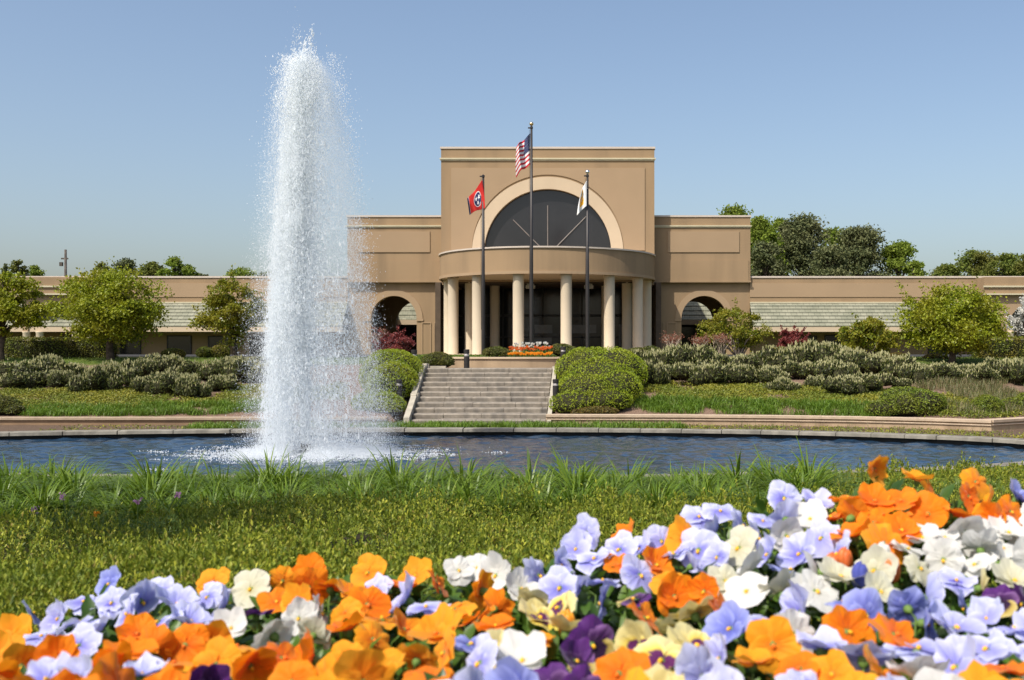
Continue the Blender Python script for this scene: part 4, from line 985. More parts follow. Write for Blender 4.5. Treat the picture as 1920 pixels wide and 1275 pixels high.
def keep_yel(x, t):
    px = VX + x / (wall_y(x) + t) * F
    ok = ((px > -60) & (px < 640)) | ((px > 1210) & (px < 1990))
    lo = np.where(x < -5, np.interp(px, [-60, 490, 520], [.7, 1.9, 2.1]), np.interp(px, [1210, 1300, 1640, 1720, 1990], [3.0, 2.4, 1.9, .9, .6]))
    return ok & (t > lo) & (t < lo + np.where(x < -5, 3.2, 2.9)) & (fbm(x * .7, t * .9, 78) > .33)
pts = clumped(26000, 10, -20, 15, .3, 6, .12, keep_yel)
g = G(); P = np.stack([pts[:, 0], pts[:, 1], ground(pts[:, 0], pts[:, 1]) + rng.uniform(0, .12, len(pts))], 1)
leaf_quads(g, P, rng.uniform(.05, .10, len(P)), .5, np.tile([[0, -.3, 1.]], (len(P), 1)), .35)
tag(g.obj('yellow_ground_cover', M_YELLOW), 'yellow-green creeping ground cover over the bank below the laurels', None, None, 'stuff')
M_DRYG = leafmat('dry_grass_blade', [(0.20, 0.17, 0.08), (0.26, 0.20, 0.10), (0.12, 0.14, 0.04), (0.09, 0.13, 0.03)], .25)
def keep_dry(x, t):
    px = VX + x / (wall_y(x) + t) * F
    return (px > 1720) & (px < 2000) & (t > .8) & (t < 6) & (fbm(x * .8, t * .8, 79) > .36)
cover_blades('dry_grass', clumped(1500, 16, 8, 16, .5, 6, .10, keep_dry), M_DRYG, (.22, .42), (.008, .014), (.2, .6), 'dry mixed grass on the bank at the right')
n = 26000; x = rng.uniform(-27, 18, n); y = rng.uniform(41.2, 46.4, n); m = ~((x > -7) & (x < -1)); cover_blades('lawn_grass', np.stack([x, y], 1)[m], M_LAWN, (.06, .13), (.012, .02), (.2, .6), 'mown lawn at the top of the bank', 2)
# strip between kerb and retaining wall
def strip(n, k, p0, p1, t0=.25, t1=1.0, sig=.09):
    out = []
    while len(out) < n:
        px = rng.uniform(p0, p1); x = (px - VX) / F * 29.3
        e = math.sqrt(max(0, 1 - ((x - PCX) / float(pax(x))) ** 2)); yk = PCY + PB * e + .34; yw = float(wall_y(x)) - .1
        out.append((x, yk + (yw - yk) * rng.uniform(.05, .8)))
    out = np.repeat(np.array(out), k, 0) + rng.normal(0, sig, (n * k, 2))
    yk = PCY + PB * np.sqrt(np.maximum(0, 1 - ((out[:, 0] - PCX) / pax(out[:, 0])) ** 2)) + .33
    out[:, 1] = np.clip(out[:, 1], yk, wall_y(out[:, 0]) - .05)
    return out
cover_blades('kerb_grass', np.concatenate([strip(300, 26, 690, 1285), strip(110, 22, 350, 520), strip(40, 20, 520, 700)]), M_BANDGRASS, (.14, .30), (.012, .018), (.3, .8), 'bright green grass between the pond kerb and the steps')
pts = np.concatenate([strip(420, 8, 1190, 1960, sig=.12), strip(90, 7, 110, 420, sig=.12)])
g = G(); P = np.stack([pts[:, 0], pts[:, 1], ground(pts[:, 0], pts[:, 1]) + rng.uniform(0.01, .08, len(pts))], 1)
leaf_quads(g, P, rng.uniform(.04, .08, len(P)), .5, np.tile([[0, -.3, 1.]], (len(P), 1)), .3)
tag(g.obj('yellow_kerb_weeds', M_YELLOW), 'yellowish creeping weeds along the pond kerb', None, None, 'stuff')
cover_blades('kerb_weed_stalks', strip(120, 4, 1330, 1960, sig=.05), M_DRYG, (.15, .34), (.004, .007), (.05, .4), 'thin dry weed stalks before the right retaining wall', 3)
n = 30000; x = rng.uniform(-17, 13, n); y = rng.uniform(10.2, 18.4, n); m = pe(x, y) > 1.03
cover_blades('near_bank_grass', np.stack([x, y], 1)[m], M_LAWN, (.05, .12), (.010, .016), (.2, .6), 'short grass on the near bank of the pond', 2)

# ================================================================== NEAR BANK
def holly():
    N = 47000
    u = rng.random(N); d = np.exp(np.log(1.4) + u * (np.log(12.6) - np.log(1.4))); px = rng.uniform(-350, 2250, N)
    side_ = rng.random(N) < .36; px = np.where(side_, np.where(rng.random(N) < .5, rng.uniform(-2300, -350, N), rng.uniform(2250, 3900, N)), px)
    x = (px - VX) / F * d
    far = np.where(px > 1465, 12.4, 7.75) + .35 * (fbm(x * 1.2, d * 0 + 3, 91) - .5)
    bedend = BED0 + bed_len(px) + .14
    m = (d < far) & (d > bedend); x, d, px = x[m], d[m], px[m]
    lump = fbm(x * 2.1, d * 1.7, 90, 3)
    gap = (px < 430) & (d > 5.2) & (d < 7.6)
    top = ground(x, d) + .13 + .24 * (lump - .38) + .17 * (vnoise(x * 5, d * 3.4, 93) - .55) * np.clip(d / 6, .5, 1.4) + np.where(px > 1800, .02 * np.clip((d - 6.5), 0, 2), 0)
    g = G(); n = len(x); sc = .95 * (d / 4.0) ** .56
    K = 13
    up = unit(np.stack([rng.normal(0, .42, n), rng.normal(-.12, .42, n), np.ones(n)], 1))
    h = rng.uniform(.035, .10, n) * sc * np.where(rng.random(n) < .05, 1.4, 1) * np.clip(1.35 - d * .055, .7, 1.1)
    P = np.stack([x, d, top], 1)
    base = np.repeat(P, K, 0); U = np.repeat(up, K, 0); t = np.tile(np.linspace(.05, 1, K), n)
    rad = rdir(n * K); rad = unit(rad - U * np.sum(rad * U, 1, keepdims=True))
    S = np.repeat(sc, K)
    tang = unit(rad * (1.05 - .62 * t[:, None]) + U * (.45 + .7 * t[:, None]))
    ls = rng.uniform(.015, .026, n * K) * S * (1.1 - .3 * t)
    C = base + U * (np.repeat(h, K) * t)[:, None] + tang * ls[:, None] * .55
    side = unit(np.cross(tang, U)); nn = np.cross(side, tang)
    w = ls * .23
    v = np.stack([C - tang * ls[:, None] * .5, C + side * w[:, None] + nn * (ls * .07)[:, None] + tang * ls[:, None] * .1, C + tang * ls[:, None] * .5, C - side * w[:, None] + nn * (ls * .07)[:, None] + tang * ls[:, None] * .1], 1)
    g.add(v.reshape(-1, 3), np.arange(n * K * 4).reshape(-1, 4))
    tag(g.obj('holly_ground_cover', M_HOLLY), 'dense small-leaved evergreen ground cover between the flower bed and the daylilies', None, None, 'stuff')
holly()

# daylily clumps
def daylily_form(k):
    n = 300; g = G(); a = rng.uniform(0, 2 * PI, n); r = rng.uniform(0, .10, n)
    base = np.stack([np.cos(a) * r, np.sin(a) * r, np.zeros(n)], 1); a2 = a + rng.normal(0, .35, n)
    blades(g, base, np.stack([np.cos(a2), np.sin(a2)], 1), rng.uniform(.30, .60, n), rng.uniform(.010, .017, n), np.clip(rng.normal(.92, .24, n), .45, 1.35), 9)
    return g.mesh('daylily_clump', M_BLADE)
DL = [daylily_form(k) for k in range(6)]
spots = []
for row, (dd, stp) in enumerate(((8.0, 66), (8.75, 66), (9.5, 64))):
    px = -400 + row * 31
    while px < 1540:
        spots.append((px + random.uniform(-16, 16), dd + random.uniform(-.22, .22), row)); px += stp + random.uniform(-12, 12)
for row, nm in ((0, 'front'), (1, 'middle'), (2, 'back')):
    ss = sorted(s for s in spots if s[2] == row)
    for i, (px, d, _) in enumerate(ss):
        x = atx(px, d); o = put(bpy.data.objects.new('daylily_clump', DL[(i * 5 + row) % 6])); o.location = (x, d, float(ground(x, d)) - .01)
        s = random.uniform(.86, 1.12) * (1.0 + .12 * row); o.scale = (s, s, s * random.uniform(.92, 1.1)); o.rotation_euler = (0, 0, random.uniform(0, 6.28))
        tag(o, f'arching green daylily clump by the pond, {ordinal(i, len(ss))} in the {nm} row', 'daylily', 'daylilies along the pond')

# vetch weeds standing in the shaded gap at the left
for i, (px, py, top, fl, lab) in enumerate(((70, 1010, 955, M_PINK, 'vetch with a pink flower furthest left in the ground cover'), (128, 1000, 930, M_PINK, 'tall vetch with a pink flower, second from the left'),
        (168, 1005, 962, M_AMBERP, 'weed with one small orange bloom among the vetches'), (258, 985, 940, M_PINK, 'vetch with a pale pink flower left of the paired one'),
        (296, 985, 928, M_PINK, 'vetch with a pink flower furthest right of the weeds'), (30, 1040, 985, None, 'flowerless leafy vetch at the left edge'), (225, 1010, 965, None, 'flowerless leafy vetch between the flowering ones'))):
    d = 4.6; X = atx(px, d); zb = atz(py + 18, d) - .03; H = (py + 18 - top) / F * d + .03
    root = empty('vetch_plant', (X, d, zb), lab, 'weed', 'vetches in the ground cover')
    lean = random.uniform(-.05, .09)
    pts = [(0, 0, 0), (lean * .2, 0, H * .4), (lean * .7, 0, H * .8), (lean, 0, H)]
    g = G(); g.tube(pts, [.004, .0035, .003, .002], 5); put(bpy.data.objects.new('stem', g.mesh('stem', M_VETCH)), root)
    g = G()
    for f in range(5):
        z0 = H * (.22 + .14 * f + random.uniform(-.04, .04)); s_ = -1 if f % 2 else 1; b = np.array([lean * z0 / H, 0, z0]); e = b + np.array([s_ * random.uniform(.04, .13), random.uniform(-.07, .05), random.uniform(-.03, .08)])
        g.tube([b, (b + e) / 2 + np.array([0, 0, .012]), e], [.002, .0016, .001], 4)
        for t in np.linspace(.25, 1, 7):
            c = b + (e - b) * t + np.array([0, 0, .012 * math.sin(t * PI)])
            for q in (-1, 1):
                leaf_quads(g, np.array([c + np.array([s_ * .004, -.002, q * .012])]), .022, .34, np.array([[0, -1., .5]]), .5, np.array([[s_ * .4, 0, q * 1.0]]), .75)
    put(bpy.data.objects.new('leaflets', g.mesh('leaflets', M_VETCH)), root)
    if fl:
        g = G(); P = np.array([pts[-1]]) + rng.normal(0, .006, (14, 3)); leaf_quads(g, P, rng.uniform(.012, .02, 14), .7); put(bpy.data.objects.new('blossom', g.mesh('blossom', fl)), root)

# ================================================================== PANSIES
def petal_mat(name, stops, transl=.35, streak=None, var=None):
    """colour runs from the throat (v=0) to the rim (v=1) as it does on a real petal"""
    m, nt, N, L = new_mat(name)
    o = N.new('ShaderNodeOutputMaterial'); uv = N.new('ShaderNodeUVMap'); sp = N.new('ShaderNodeSeparateXYZ'); L.new(uv.outputs[0], sp.inputs[0])
    fac = sp.outputs[1]
    oi = N.new('ShaderNodeObjectInfo')
    n = N.new('ShaderNodeTexNoise'); n.noise_dimensions = '3D'; n.inputs['Scale'].default_value = 1; n.inputs['Detail'].default_value = 3
    cb = N.new('ShaderNodeCombineXYZ'); ml = N.new('ShaderNodeMath'); ml.operation = 'MULTIPLY'; ml.inputs[1].default_value = 9.0; L.new(sp.outputs[0], ml.inputs[0]); L.new(ml.outputs[0], cb.inputs[0])
    m2 = N.new('ShaderNodeMath'); m2.operation = 'MULTIPLY'; m2.inputs[1].default_value = 1.3; L.new(sp.outputs[1], m2.inputs[0]); L.new(m2.outputs[0], cb.inputs[1])
    m3 = N.new('ShaderNodeMath'); m3.operation = 'MULTIPLY'; m3.inputs[1].default_value = 50; L.new(oi.outputs['Random'], m3.inputs[0]); L.new(m3.outputs[0], cb.inputs[2])
    L.new(cb.outputs[0], n.inputs['Vector'])
    a = N.new('ShaderNodeMath'); a.operation = 'MULTIPLY_ADD'; a.inputs[1].default_value = streak or .25; L.new(n.outputs['Fac'], a.inputs[0])
    s = N.new('ShaderNodeMath'); s.operation = 'SUBTRACT'; L.new(fac, s.inputs[0]); s.inputs[1].default_value = (streak or .25) * .5; L.new(s.outputs[0], a.inputs[2])
    r = ramp_node(N, stops); L.new(a.outputs[0], r.inputs[0])
    col = r.outputs[0]
    if var:
        mx = N.new('ShaderNodeMix'); mx.data_type = 'RGBA'; mm = N.new('ShaderNodeMath'); mm.operation = 'MULTIPLY'; mm.inputs[1].default_value = .55
        L.new(oi.outputs['Random'], mm.inputs[0]); L.new(mm.outputs[0], mx.inputs['Factor']); L.new(col, mx.inputs['A']); mx.inputs['B'].default_value = (*var, 1); col = mx.outputs['Result']
    p = N.new('ShaderNodeBsdfPrincipled'); p.inputs['Roughness'].default_value = .6; p.inputs['Specular IOR Level'].default_value = .2
    p.inputs['Sheen Weight'].default_value = .15
    t = N.new('ShaderNodeBsdfTranslucent'); L.new(col, p.inputs['Base Color']); L.new(col, t.inputs['Color'])
    bp = N.new('ShaderNodeBump'); bp.inputs['Strength'].default_value = .5; bp.inputs['Distance'].default_value = .006; L.new(n.outputs['Fac'], bp.inputs['Height']); L.new(bp.outputs[0], p.inputs['Normal'])
    ms = N.new('ShaderNodeMixShader'); ms.inputs[0].default_value = transl
    L.new(p.outputs[0], ms.inputs[1]); L.new(t.outputs[0], ms.inputs[2]); L.new(ms.outputs[0], o.inputs[0])
    return m
PM = {
 'orange': [petal_mat('petal_orange', [(0, (.60, .08, .003)), (.3, (.86, .17, .004)), (1, (.92, .245, .006))], .42, .45, var=(.93, .34, .008))] * 3,
 'amber': [petal_mat('petal_amber', [(0, (.78, .14, .004)), (.35, (.90, .27, .006)), (1, (.92, .37, .012))], .4, .45, var=(.93, .45, .03))] * 3,
 'blue': [petal_mat('petal_blue_upper', [(0, (.22, .22, .66)), (.4, (.42, .44, .80)), (.9, (.60, .62, .87)), (1, (.70, .72, .90))], .35, .6, var=(.66, .67, .86)), petal_mat('petal_blue_side', [(0, (.12, .11, .55)), (.35, (.26, .25, .72)), (.7, (.46, .47, .84)), (1, (.70, .71, .90))], .35, .6, var=(.62, .63, .86)),
          petal_mat('petal_blue_lower', [(0, (.10, .09, .50)), (.4, (.23, .21, .70)), (.8, (.44, .45, .83)), (1, (.66, .67, .89))], .35, .6, var=(.56, .57, .85))],
 'deepblue': [petal_mat('petal_deepblue', [(0, (.10, .12, .46)), (.5, (.22, .25, .66)), (1, (.40, .44, .80))], .35, .5)] * 3,
 'white': [petal_mat('petal_white', [(0, (.76, .68, .34)), (.16, (.70, .69, .63)), (1, (.74, .73, .70))], .32)] * 3,
 'cream': [petal_mat('petal_cream', [(0, (.62, .52, .18)), (.25, (.62, .59, .40)), (1, (.68, .66, .52))], .32)] * 3,
 'yellow': [petal_mat('petal_yellow_upper', [(0, (.55, .40, .06)), (1, (.80, .68, .28))], .35, var=(.75, .72, .45)), petal_mat('petal_yellow_side', [(0, (.10, .01, .09)), (.46, (.12, .015, .11)), (.56, (.80, .62, .10)), (1, (.84, .74, .36))], .3, .3),
            petal_mat('petal_yellow_lower', [(0, (.10, .01, .09)), (.5, (.12, .015, .11)), (.6, (.84, .60, .05)), (1, (.86, .70, .14))], .3, .3)],
 'purple': [petal_mat('petal_purple_upper', [(0, (.04, .008, .07)), (1, (.10, .02, .17))], .25), petal_mat('petal_purple_side', [(0, (.015, .004, .02)), (.6, (.06, .012, .09)), (1, (.22, .10, .28))], .25), petal_mat('petal_purple_lower', [(0, (.015, .004, .02)), (.55, (.03, .006, .04)), (.7, (.5, .36, .08)), (1, (.6, .5, .2))], .25)],
}
EYE_Y = solid('pansy_eye', (.88, .45, .02), .5, .3)
EYE_O = solid('pansy_eye_orange', (.80, .16, .01), .5, .3)
CALYX = solid('calyx_green', (.12, .20, .04), .6, .3)
def petal(ang, Lp, W, cup, ruf, z0, mat, seed):
    """one rounded, ruffled petal: a fan of rays from the throat (v=0) to the rim (v=1)"""
    nu, nv = 15, 8
    u, v = np.meshgrid(np.linspace(-1, 1, nu), np.linspace(0, 1, nv)); u = u.ravel(); v = v.ravel()
    a = u * R(84); rim = Lp * np.cos(a * .86) ** .62 * (1 + .045 * np.sin(u * 6.5 + seed) + .03 * np.sin(u * 15 + seed * 3))
    vv = .06 + .94 * v
    x = rim * vv * np.sin(a) * (W / Lp) * .80; y = rim * vv * np.cos(a)
    rr = vv * rim / Lp
    z = z0 + cup * Lp * rr ** 1.8 + .16 * Lp * math.cos(seed) * (x / W * 2) ** 2 * .5 + ruf * rr ** 2.5 * (np.sin(u * 5.5 + seed) * .6 + np.sin(u * 11 + seed * 2.1) * .45) * Lp * .15 - .22 * Lp * np.clip(rr - .62, 0, 1) ** 1.5 * (1 + math.sin(seed * 5))
    c, s_ = math.cos(ang - PI / 2), math.sin(ang - PI / 2)
    V = np.stack([x * c - y * s_, x * s_ + y * c, z], 1)
    i = np.arange(nv - 1)[:, None] * nu + np.arange(nu - 1)[None]
    g = G(); g.add(V, np.stack([i, i + 1, i + nu + 1, i + nu], -1).reshape(-1, 4)); g.uv = np.stack([u * .5 + .5, v], 1)
    return g.mesh('petal', mat, True)
def pansy_form(col, k):
    rs = random.Random(k * 31 + hash(col) % 97 if False else k * 31 + len(col) * 7)
    M = PM[col]; ps = []; s = .001
    j = lambda a: rs.uniform(-a, a)
    op = [.05, .55, .25, .8, .15, .4, -.1, .65][k % 8]
    spec = [(R(125 + j(8)), 30, 34, op * .7, 1, -2.2, 0), (R(55 + j(8)), 30, 34, op * .7 + j(.1), 1, -1.2, 0), (R(186 + j(8)), 27, 29, op * .5 + j(.2), .9, .4, 1), (R(-6 + j(8)), 27, 29, op * .5 + j(.2), .9, .8, 1), (R(270 + j(5)), 28, 42, op * .45 + j(.25), 1.1, 1.8, 2)]
    for a, Lp, W, cup, rf, z, mi in spec:
        q = 1.0 + j(.08); ps.append(petal(a, Lp * s * q, W * s * q, cup, rf * rs.uniform(.6, 1.5), z * s, M[mi], rs.uniform(0, 6.3)))
    return ps
NFORM = 8
FORMS = {c: [pansy_form(c, k) for k in range(NFORM)] for c in PM}
g = G(); g.ellipsoid((0, -.0015, .003), (.0021, .0030, .0022), 8, 6, 0); EYEME = g.mesh('eye', EYE_Y, True); EYEMO = g.mesh('eye', EYE_O, True)
g = G(); g.ellipsoid((0, 0, -.005), (.006, .006, .007), 8, 6, 0, .3); CALME = g.mesh('calyx', CALYX, True)
SEEDS = [  # px, py, colour
 (40,1250,'orange'),(110,1235,'orange'),(190,1250,'orange'),(20,1200,'amber'),(80,1195,'blue'),(60,1150,'blue'),(110,1160,'blue'),(160,1130,'blue'),(205,1095,'deepblue'),(240,1150,'blue'),(300,1110,'blue'),(330,1135,'blue'),(390,1120,'blue'),(420,1140,'blue'),(400,1090,'amber'),(470,1105,'cream'),(440,1165,'white'),
 (290,1215,'orange'),(330,1245,'orange'),(400,1205,'orange'),(480,1150,'purple'),(530,1235,'orange'),(470,1250,'orange'),(510,1190,'white'),(560,1160,'white'),(600,1150,'white'),(590,1190,'cream'),(560,1130,'orange'),
 (530,1090,'orange'),(580,1075,'amber'),(620,1100,'orange'),(690,1075,'orange'),(660,1115,'amber'),(740,1095,'orange'),(780,1080,'amber'),(820,1095,'orange'),(800,1115,'orange'),(690,1135,'amber'),(650,1180,'amber'),(700,1200,'amber'),(760,1180,'amber'),(640,1240,'amber'),(720,1245,'amber'),(820,1190,'amber'),(800,1140,'blue'),(760,1125,'blue'),(830,1125,'white'),
 (860,1070,'white'),(895,1065,'white'),(930,1080,'white'),(900,1110,'amber'),(930,1140,'orange'),(950,1160,'orange'),(880,1210,'deepblue'),(920,1205,'blue'),(900,1245,'blue'),(980,1240,'white'),(960,1095,'white'),(1010,1080,'blue'),(1050,1060,'blue'),(1040,1095,'blue'),(1090,1100,'blue'),(1100,1000,'blue'),(1080,1030,'blue'),(1130,1090,'blue'),(1010,1160,'yellow'),(1040,1180,'yellow'),(1000,1200,'amber'),(1130,1130,'deepblue'),
 (1080,1240,'purple'),(1110,1210,'purple'),(1170,1005,'orange'),(1160,1060,'orange'),(1150,1105,'orange'),(1200,1080,'blue'),(1230,1060,'orange'),(1250,1090,'orange'),(1265,1120,'orange'),(1210,1160,'orange'),(1190,1125,'purple'),(1220,1130,'purple'),(1280,1010,'amber'),(1240,1015,'blue'),(1200,1030,'blue'),(1270,1145,'yellow'),(1300,1150,'yellow'),(1240,1240,'yellow'),(1200,1210,'yellow'),(1160,1265,'amber'),(1320,1110,'orange'),(1310,1140,'amber'),
 (1310,970,'blue'),(1350,960,'blue'),(1340,1000,'blue'),(1390,985,'blue'),(1300,1060,'blue'),(1345,1045,'blue'),(1380,1050,'white'),(1420,1010,'blue'),(1440,1040,'blue'),(1480,1070,'deepblue'),(1500,1040,'blue'),(1360,1090,'cream'),(1400,1110,'white'),(1460,1110,'cream'),(1400,1130,'white'),(1430,1165,'blue'),(1350,1235,'blue'),(1380,1250,'blue'),(1450,1210,'amber'),(1420,1240,'amber'),(1490,1190,'white'),(1370,1180,'deepblue'),
 (1470,935,'blue'),(1500,945,'amber'),(1530,945,'blue'),(1470,975,'blue'),(1500,990,'white'),(1540,1010,'blue'),(1460,1000,'white'),
 (1640,880,'amber'),(1590,935,'orange'),(1640,940,'orange'),(1690,940,'orange'),(1560,970,'orange'),(1560,1000,'orange'),(1600,1005,'orange'),(1640,980,'orange'),(1690,995,'orange'),(1740,965,'orange'),(1780,960,'orange'),(1720,900,'amber'),(1745,905,'amber'),(1830,905,'amber'),(1800,945,'orange'),(1850,950,'amber'),(1820,965,'orange'),(1600,970,'orange'),(1660,1020,'orange'),(1910,935,'deepblue'),(1895,960,'orange'),
 (1730,1010,'white'),(1770,1010,'white'),(1770,1050,'white'),(1810,1000,'white'),(1850,1000,'white'),(1890,1000,'white'),(1830,1060,'white'),(1880,1060,'white'),(1740,1050,'cream'),(1900,1090,'cream'),(1860,1100,'yellow'),(1890,1110,'purple'),(1820,1085,'cream'),
 (1580,1130,'deepblue'),(1620,1140,'deepblue'),(1650,1110,'cream'),(1590,1185,'orange'),(1700,1140,'deepblue'),(1740,1125,'blue'),(1720,1220,'blue'),(1760,1220,'blue'),(1540,1215,'blue'),(1620,1230,'blue'),(1810,1140,'deepblue'),(1850,1160,'blue'),(1900,1180,'blue'),(1790,1180,'blue'),(1850,1220,'blue'),(1810,1240,'blue'),(1530,1110,'white'),(1500,1150,'blue'),
 (1880,1255,'amber'),(1830,1265,'amber'),(1650,1265,'amber'),(1560,1265,'amber'),(1500,1255,'amber'),(1720,1270,'white')]
SP = np.array([(a, b) for a, b, c in SEEDS], float)
flws = []
def fpx(d): return .0445 / d * F
cand = [(a, b, c) for a, b, c in SEEDS]
rs = random.Random(42)
for _ in range(9000):
    px = rs.uniform(-140, 2060); py = rs.uniform(870, 1330)
    if py < topy(px) + 14: continue
    if 1085 < px < 1180 and 1130 < py < 1262 and rs.random() < .93: continue
    if 1585 < px < 1720 and 1035 < py < 1110 and rs.random() < .9: continue
    jj = np.argsort((SP[:, 0] - px) ** 2 + ((SP[:, 1] - py) * 1.3) ** 2); j = jj[rs.randrange(1, 9)] if rs.random() < .30 else jj[0]; cand.append((px, py, SEEDS[j][2]))
for px, py, c in cand:
    d = float(bed_d(px, py)); r = fpx(d)
    ok = all(((px - q[0]) / (r * .56)) ** 2 + ((py - q[1]) / (r * .40)) ** 2 > 1 for q in flws)
    if c in ('orange', 'amber') and rs.random() < .22: c = 'amber' if c == 'orange' else 'orange'
    if ok and len(flws) < 292: flws.append((px, py, c, d))
CN = {'orange': 'deep orange', 'amber': 'amber yellow', 'blue': 'lavender blue', 'deepblue': 'deeper blue', 'white': 'white', 'cream': 'cream', 'yellow': 'purple-blotched yellow pansy', 'purple': 'dark purple'}

infos = []
for i, (px, py, c, d) in enumerate(flws):
    rr = random.Random(i * 7 + 1)
    x, y, z = at(px, py, d); sz = rr.uniform(.70, 1.02) * (1.0 if c not in ('purple',) else .85)
    yaw = rr.gauss(-.25, .95); pit = rr.gauss(R(38), R(26))
    if rr.random() < .16: yaw += rr.uniform(1.6, 3.2)
    nrm = Vector((math.sin(yaw) * math.cos(pit), -math.cos(yaw) * math.cos(pit), math.sin(pit)))
    up = Vector((0, 0, 1)); Yv = (up - nrm * up.dot(nrm)).normalized() if abs(nrm.z) < .98 else Vector((0, 1, 0))
    Xv = Yv.cross(nrm); rot = Matrix((Xv, Yv, nrm)).transposed().to_quaternion() @ Matrix.Rotation(rr.gauss(0, .3), 3, 'Z').to_quaternion()
    infos.append((px, py, c, d, x, y, z, sz, rot, nrm, yaw, pit))
rows = {'front': lambda py: py > 1195, 'middle': lambda py: 1085 < py <= 1195, 'rear': lambda py: py <= 1085}
lab = {}
for c in CN:
    for rn, f in rows.items():
        ids = sorted([i for i, q in enumerate(infos) if q[2] == c and f(q[1])], key=lambda i: infos[i][0])
        for k, i in enumerate(ids):
            nm = CN[c] if c == 'yellow' else CN[c] + ' pansy'
            q = infos[i]; pose = 'seen from behind' if q[9].y > .25 else ('facing up' if q[11] > 1.15 else ('turned left' if q[10] < -.75 else ('turned right' if q[10] > .75 else 'facing outward')))
            lab[i] = (f'only {nm} in the {rn} rows of the bed, {pose}' if len(ids) == 1 else f'{nm} {pose}, {ordinal(k, len(ids))} in the {rn} rows')
STEMS = {}
for i, (px, py, c, d, x, y, z, sz, rot, nrm, yaw, pit) in enumerate(infos):
    root = empty('pansy', (x, y, z), lab[i], 'pansy', 'pansies in the foreground flower bed'); root.rotation_mode = 'QUATERNION'; root.rotation_quaternion = rot; root.scale = (sz, sz, sz)
    for me in FORMS[c][(i * 3 + i // 5) % NFORM]: put(bpy.data.objects.new('petal', me), root)
    put(bpy.data.objects.new('eye', EYEMO if c in ('orange', 'amber') and i % 3 else EYEME), root); put(bpy.data.objects.new('calyx', CALME), root)
    inv = rot.inverted(); e = inv @ Vector((-nrm.x * .02, -nrm.y * .02 , -.16)); m1 = Vector((0, 0, -.028))
    g = G(); g.tube([(0, 0, -.004), tuple(m1), tuple(m1 * .6 + e * .35), tuple(e)], [.0013, .0015, .0018, .002], 5); put(bpy.data.objects.new('stem', g.mesh('stem', STEM, True)), root)
for px, py, col, lb in ((1560, 1062, M_TULIPO, 'closed rusty orange bud left of the orange clump gap'), (1583, 1052, M_TULIPO, 'wrinkled rusty orange bud beside the first bud'), (1672, 1070, M_TULIPO, 'orange bud alone right of the dark gap'), (1612, 1080, None, 'pale lavender bud in the dark gap'), (1062, 1172, M_AMBERP, 'plump yellow bud over the dark gap in the middle'), (1655, 1042, M_TULIPW, 'cream bud below the orange clump')):
    d = float(bed_d(px, py)); X, Y, Z = at(px, py, d); root = empty('pansy_bud', (X, Y, Z), lb, 'flower bud', 'pansy buds in the foreground flower bed')
    g = G()
    for k in range(5): g.ellipsoid((.004 * math.cos(k * 1.26), .004 * math.sin(k * 1.26), .002 * (k % 2)), (.006, .006, .013), 9, 8, 0, .35, k)
    put(bpy.data.objects.new('closed_petals', g.mesh('closed_petals', col or PM['deepblue'][0], True)), root)
    put(bpy.data.objects.new('calyx', CALME), root)
    g = G(); g.tube([(0, 0, -.005), (.003, .004, -.06), (.0, .0, -.13)], .0016, 5); put(bpy.data.objects.new('stem', g.mesh('stem', STEM, True)), root)
# bed foliage
def bed_leaves():
    n = 23000; px = np.where(rng.random(n) < .65, rng.uniform(-260, 2180, n), np.where(rng.random(n) < .5, rng.uniform(-1500, -260, n), rng.uniform(2180, 3300, n))); t = rng.uniform(-.25, 1.06, n)
    ty = topy(px); py = 1290 - t * (1290 - ty); d = BED0 + t * bed_len(px)
    x = (px - VX) / F * d; z = EYE - (py - VY) / F * d - rng.uniform(.012, .085, n) - .015
    P = np.stack([x, d, z], 1); a = rng.uniform(0, 2 * PI, n); el = rng.uniform(-.1, 1.25, n)
    tang = np.stack([np.cos(a) * np.cos(el), np.sin(a) * np.cos(el), np.sin(el)], 1); s = rng.uniform(.022, .044, n); w = s * rng.uniform(.16, .27, n)
    side = unit(np.cross(tang, np.array([0, 0, 1.0]))); nn = np.cross(side, tang)
    ts = np.array([0, .3, .65, 1.0]); ws = np.array([.15, .9, 1.0, .06]); dr = np.array([0, .03, -.01, -.16])
    c = P[:, None] + tang[:, None] * (s[:, None] * ts)[:, :, None] + nn[:, None] * (s[:, None] * dr)[:, :, None]
    l = c + side[:, None] * (w[:, None] * ws)[:, :, None] + nn[:, None] * (w[:, None] * ws * .35)[:, :, None]; r = c - side[:, None] * (w[:, None] * ws)[:, :, None] + nn[:, None] * (w[:, None] * ws * .35)[:, :, None]
    v = np.stack([l, c, r], 2).reshape(n, 12, 3)
    q = np.array([(3 * i + j, 3 * i + j + 1, 3 * i + j + 4, 3 * i + j + 3) for i in range(3) for j in range(2)])
    g = G(); g.add(v.reshape(-1, 3), (np.arange(n)[:, None, None] * 12 + q[None]).reshape(-1, 4))
    tag(g.obj('bed_foliage', M_BEDLEAF, smooth=True), 'dark green pansy leaves filling the flower bed', None, None, 'stuff')
bed_leaves()

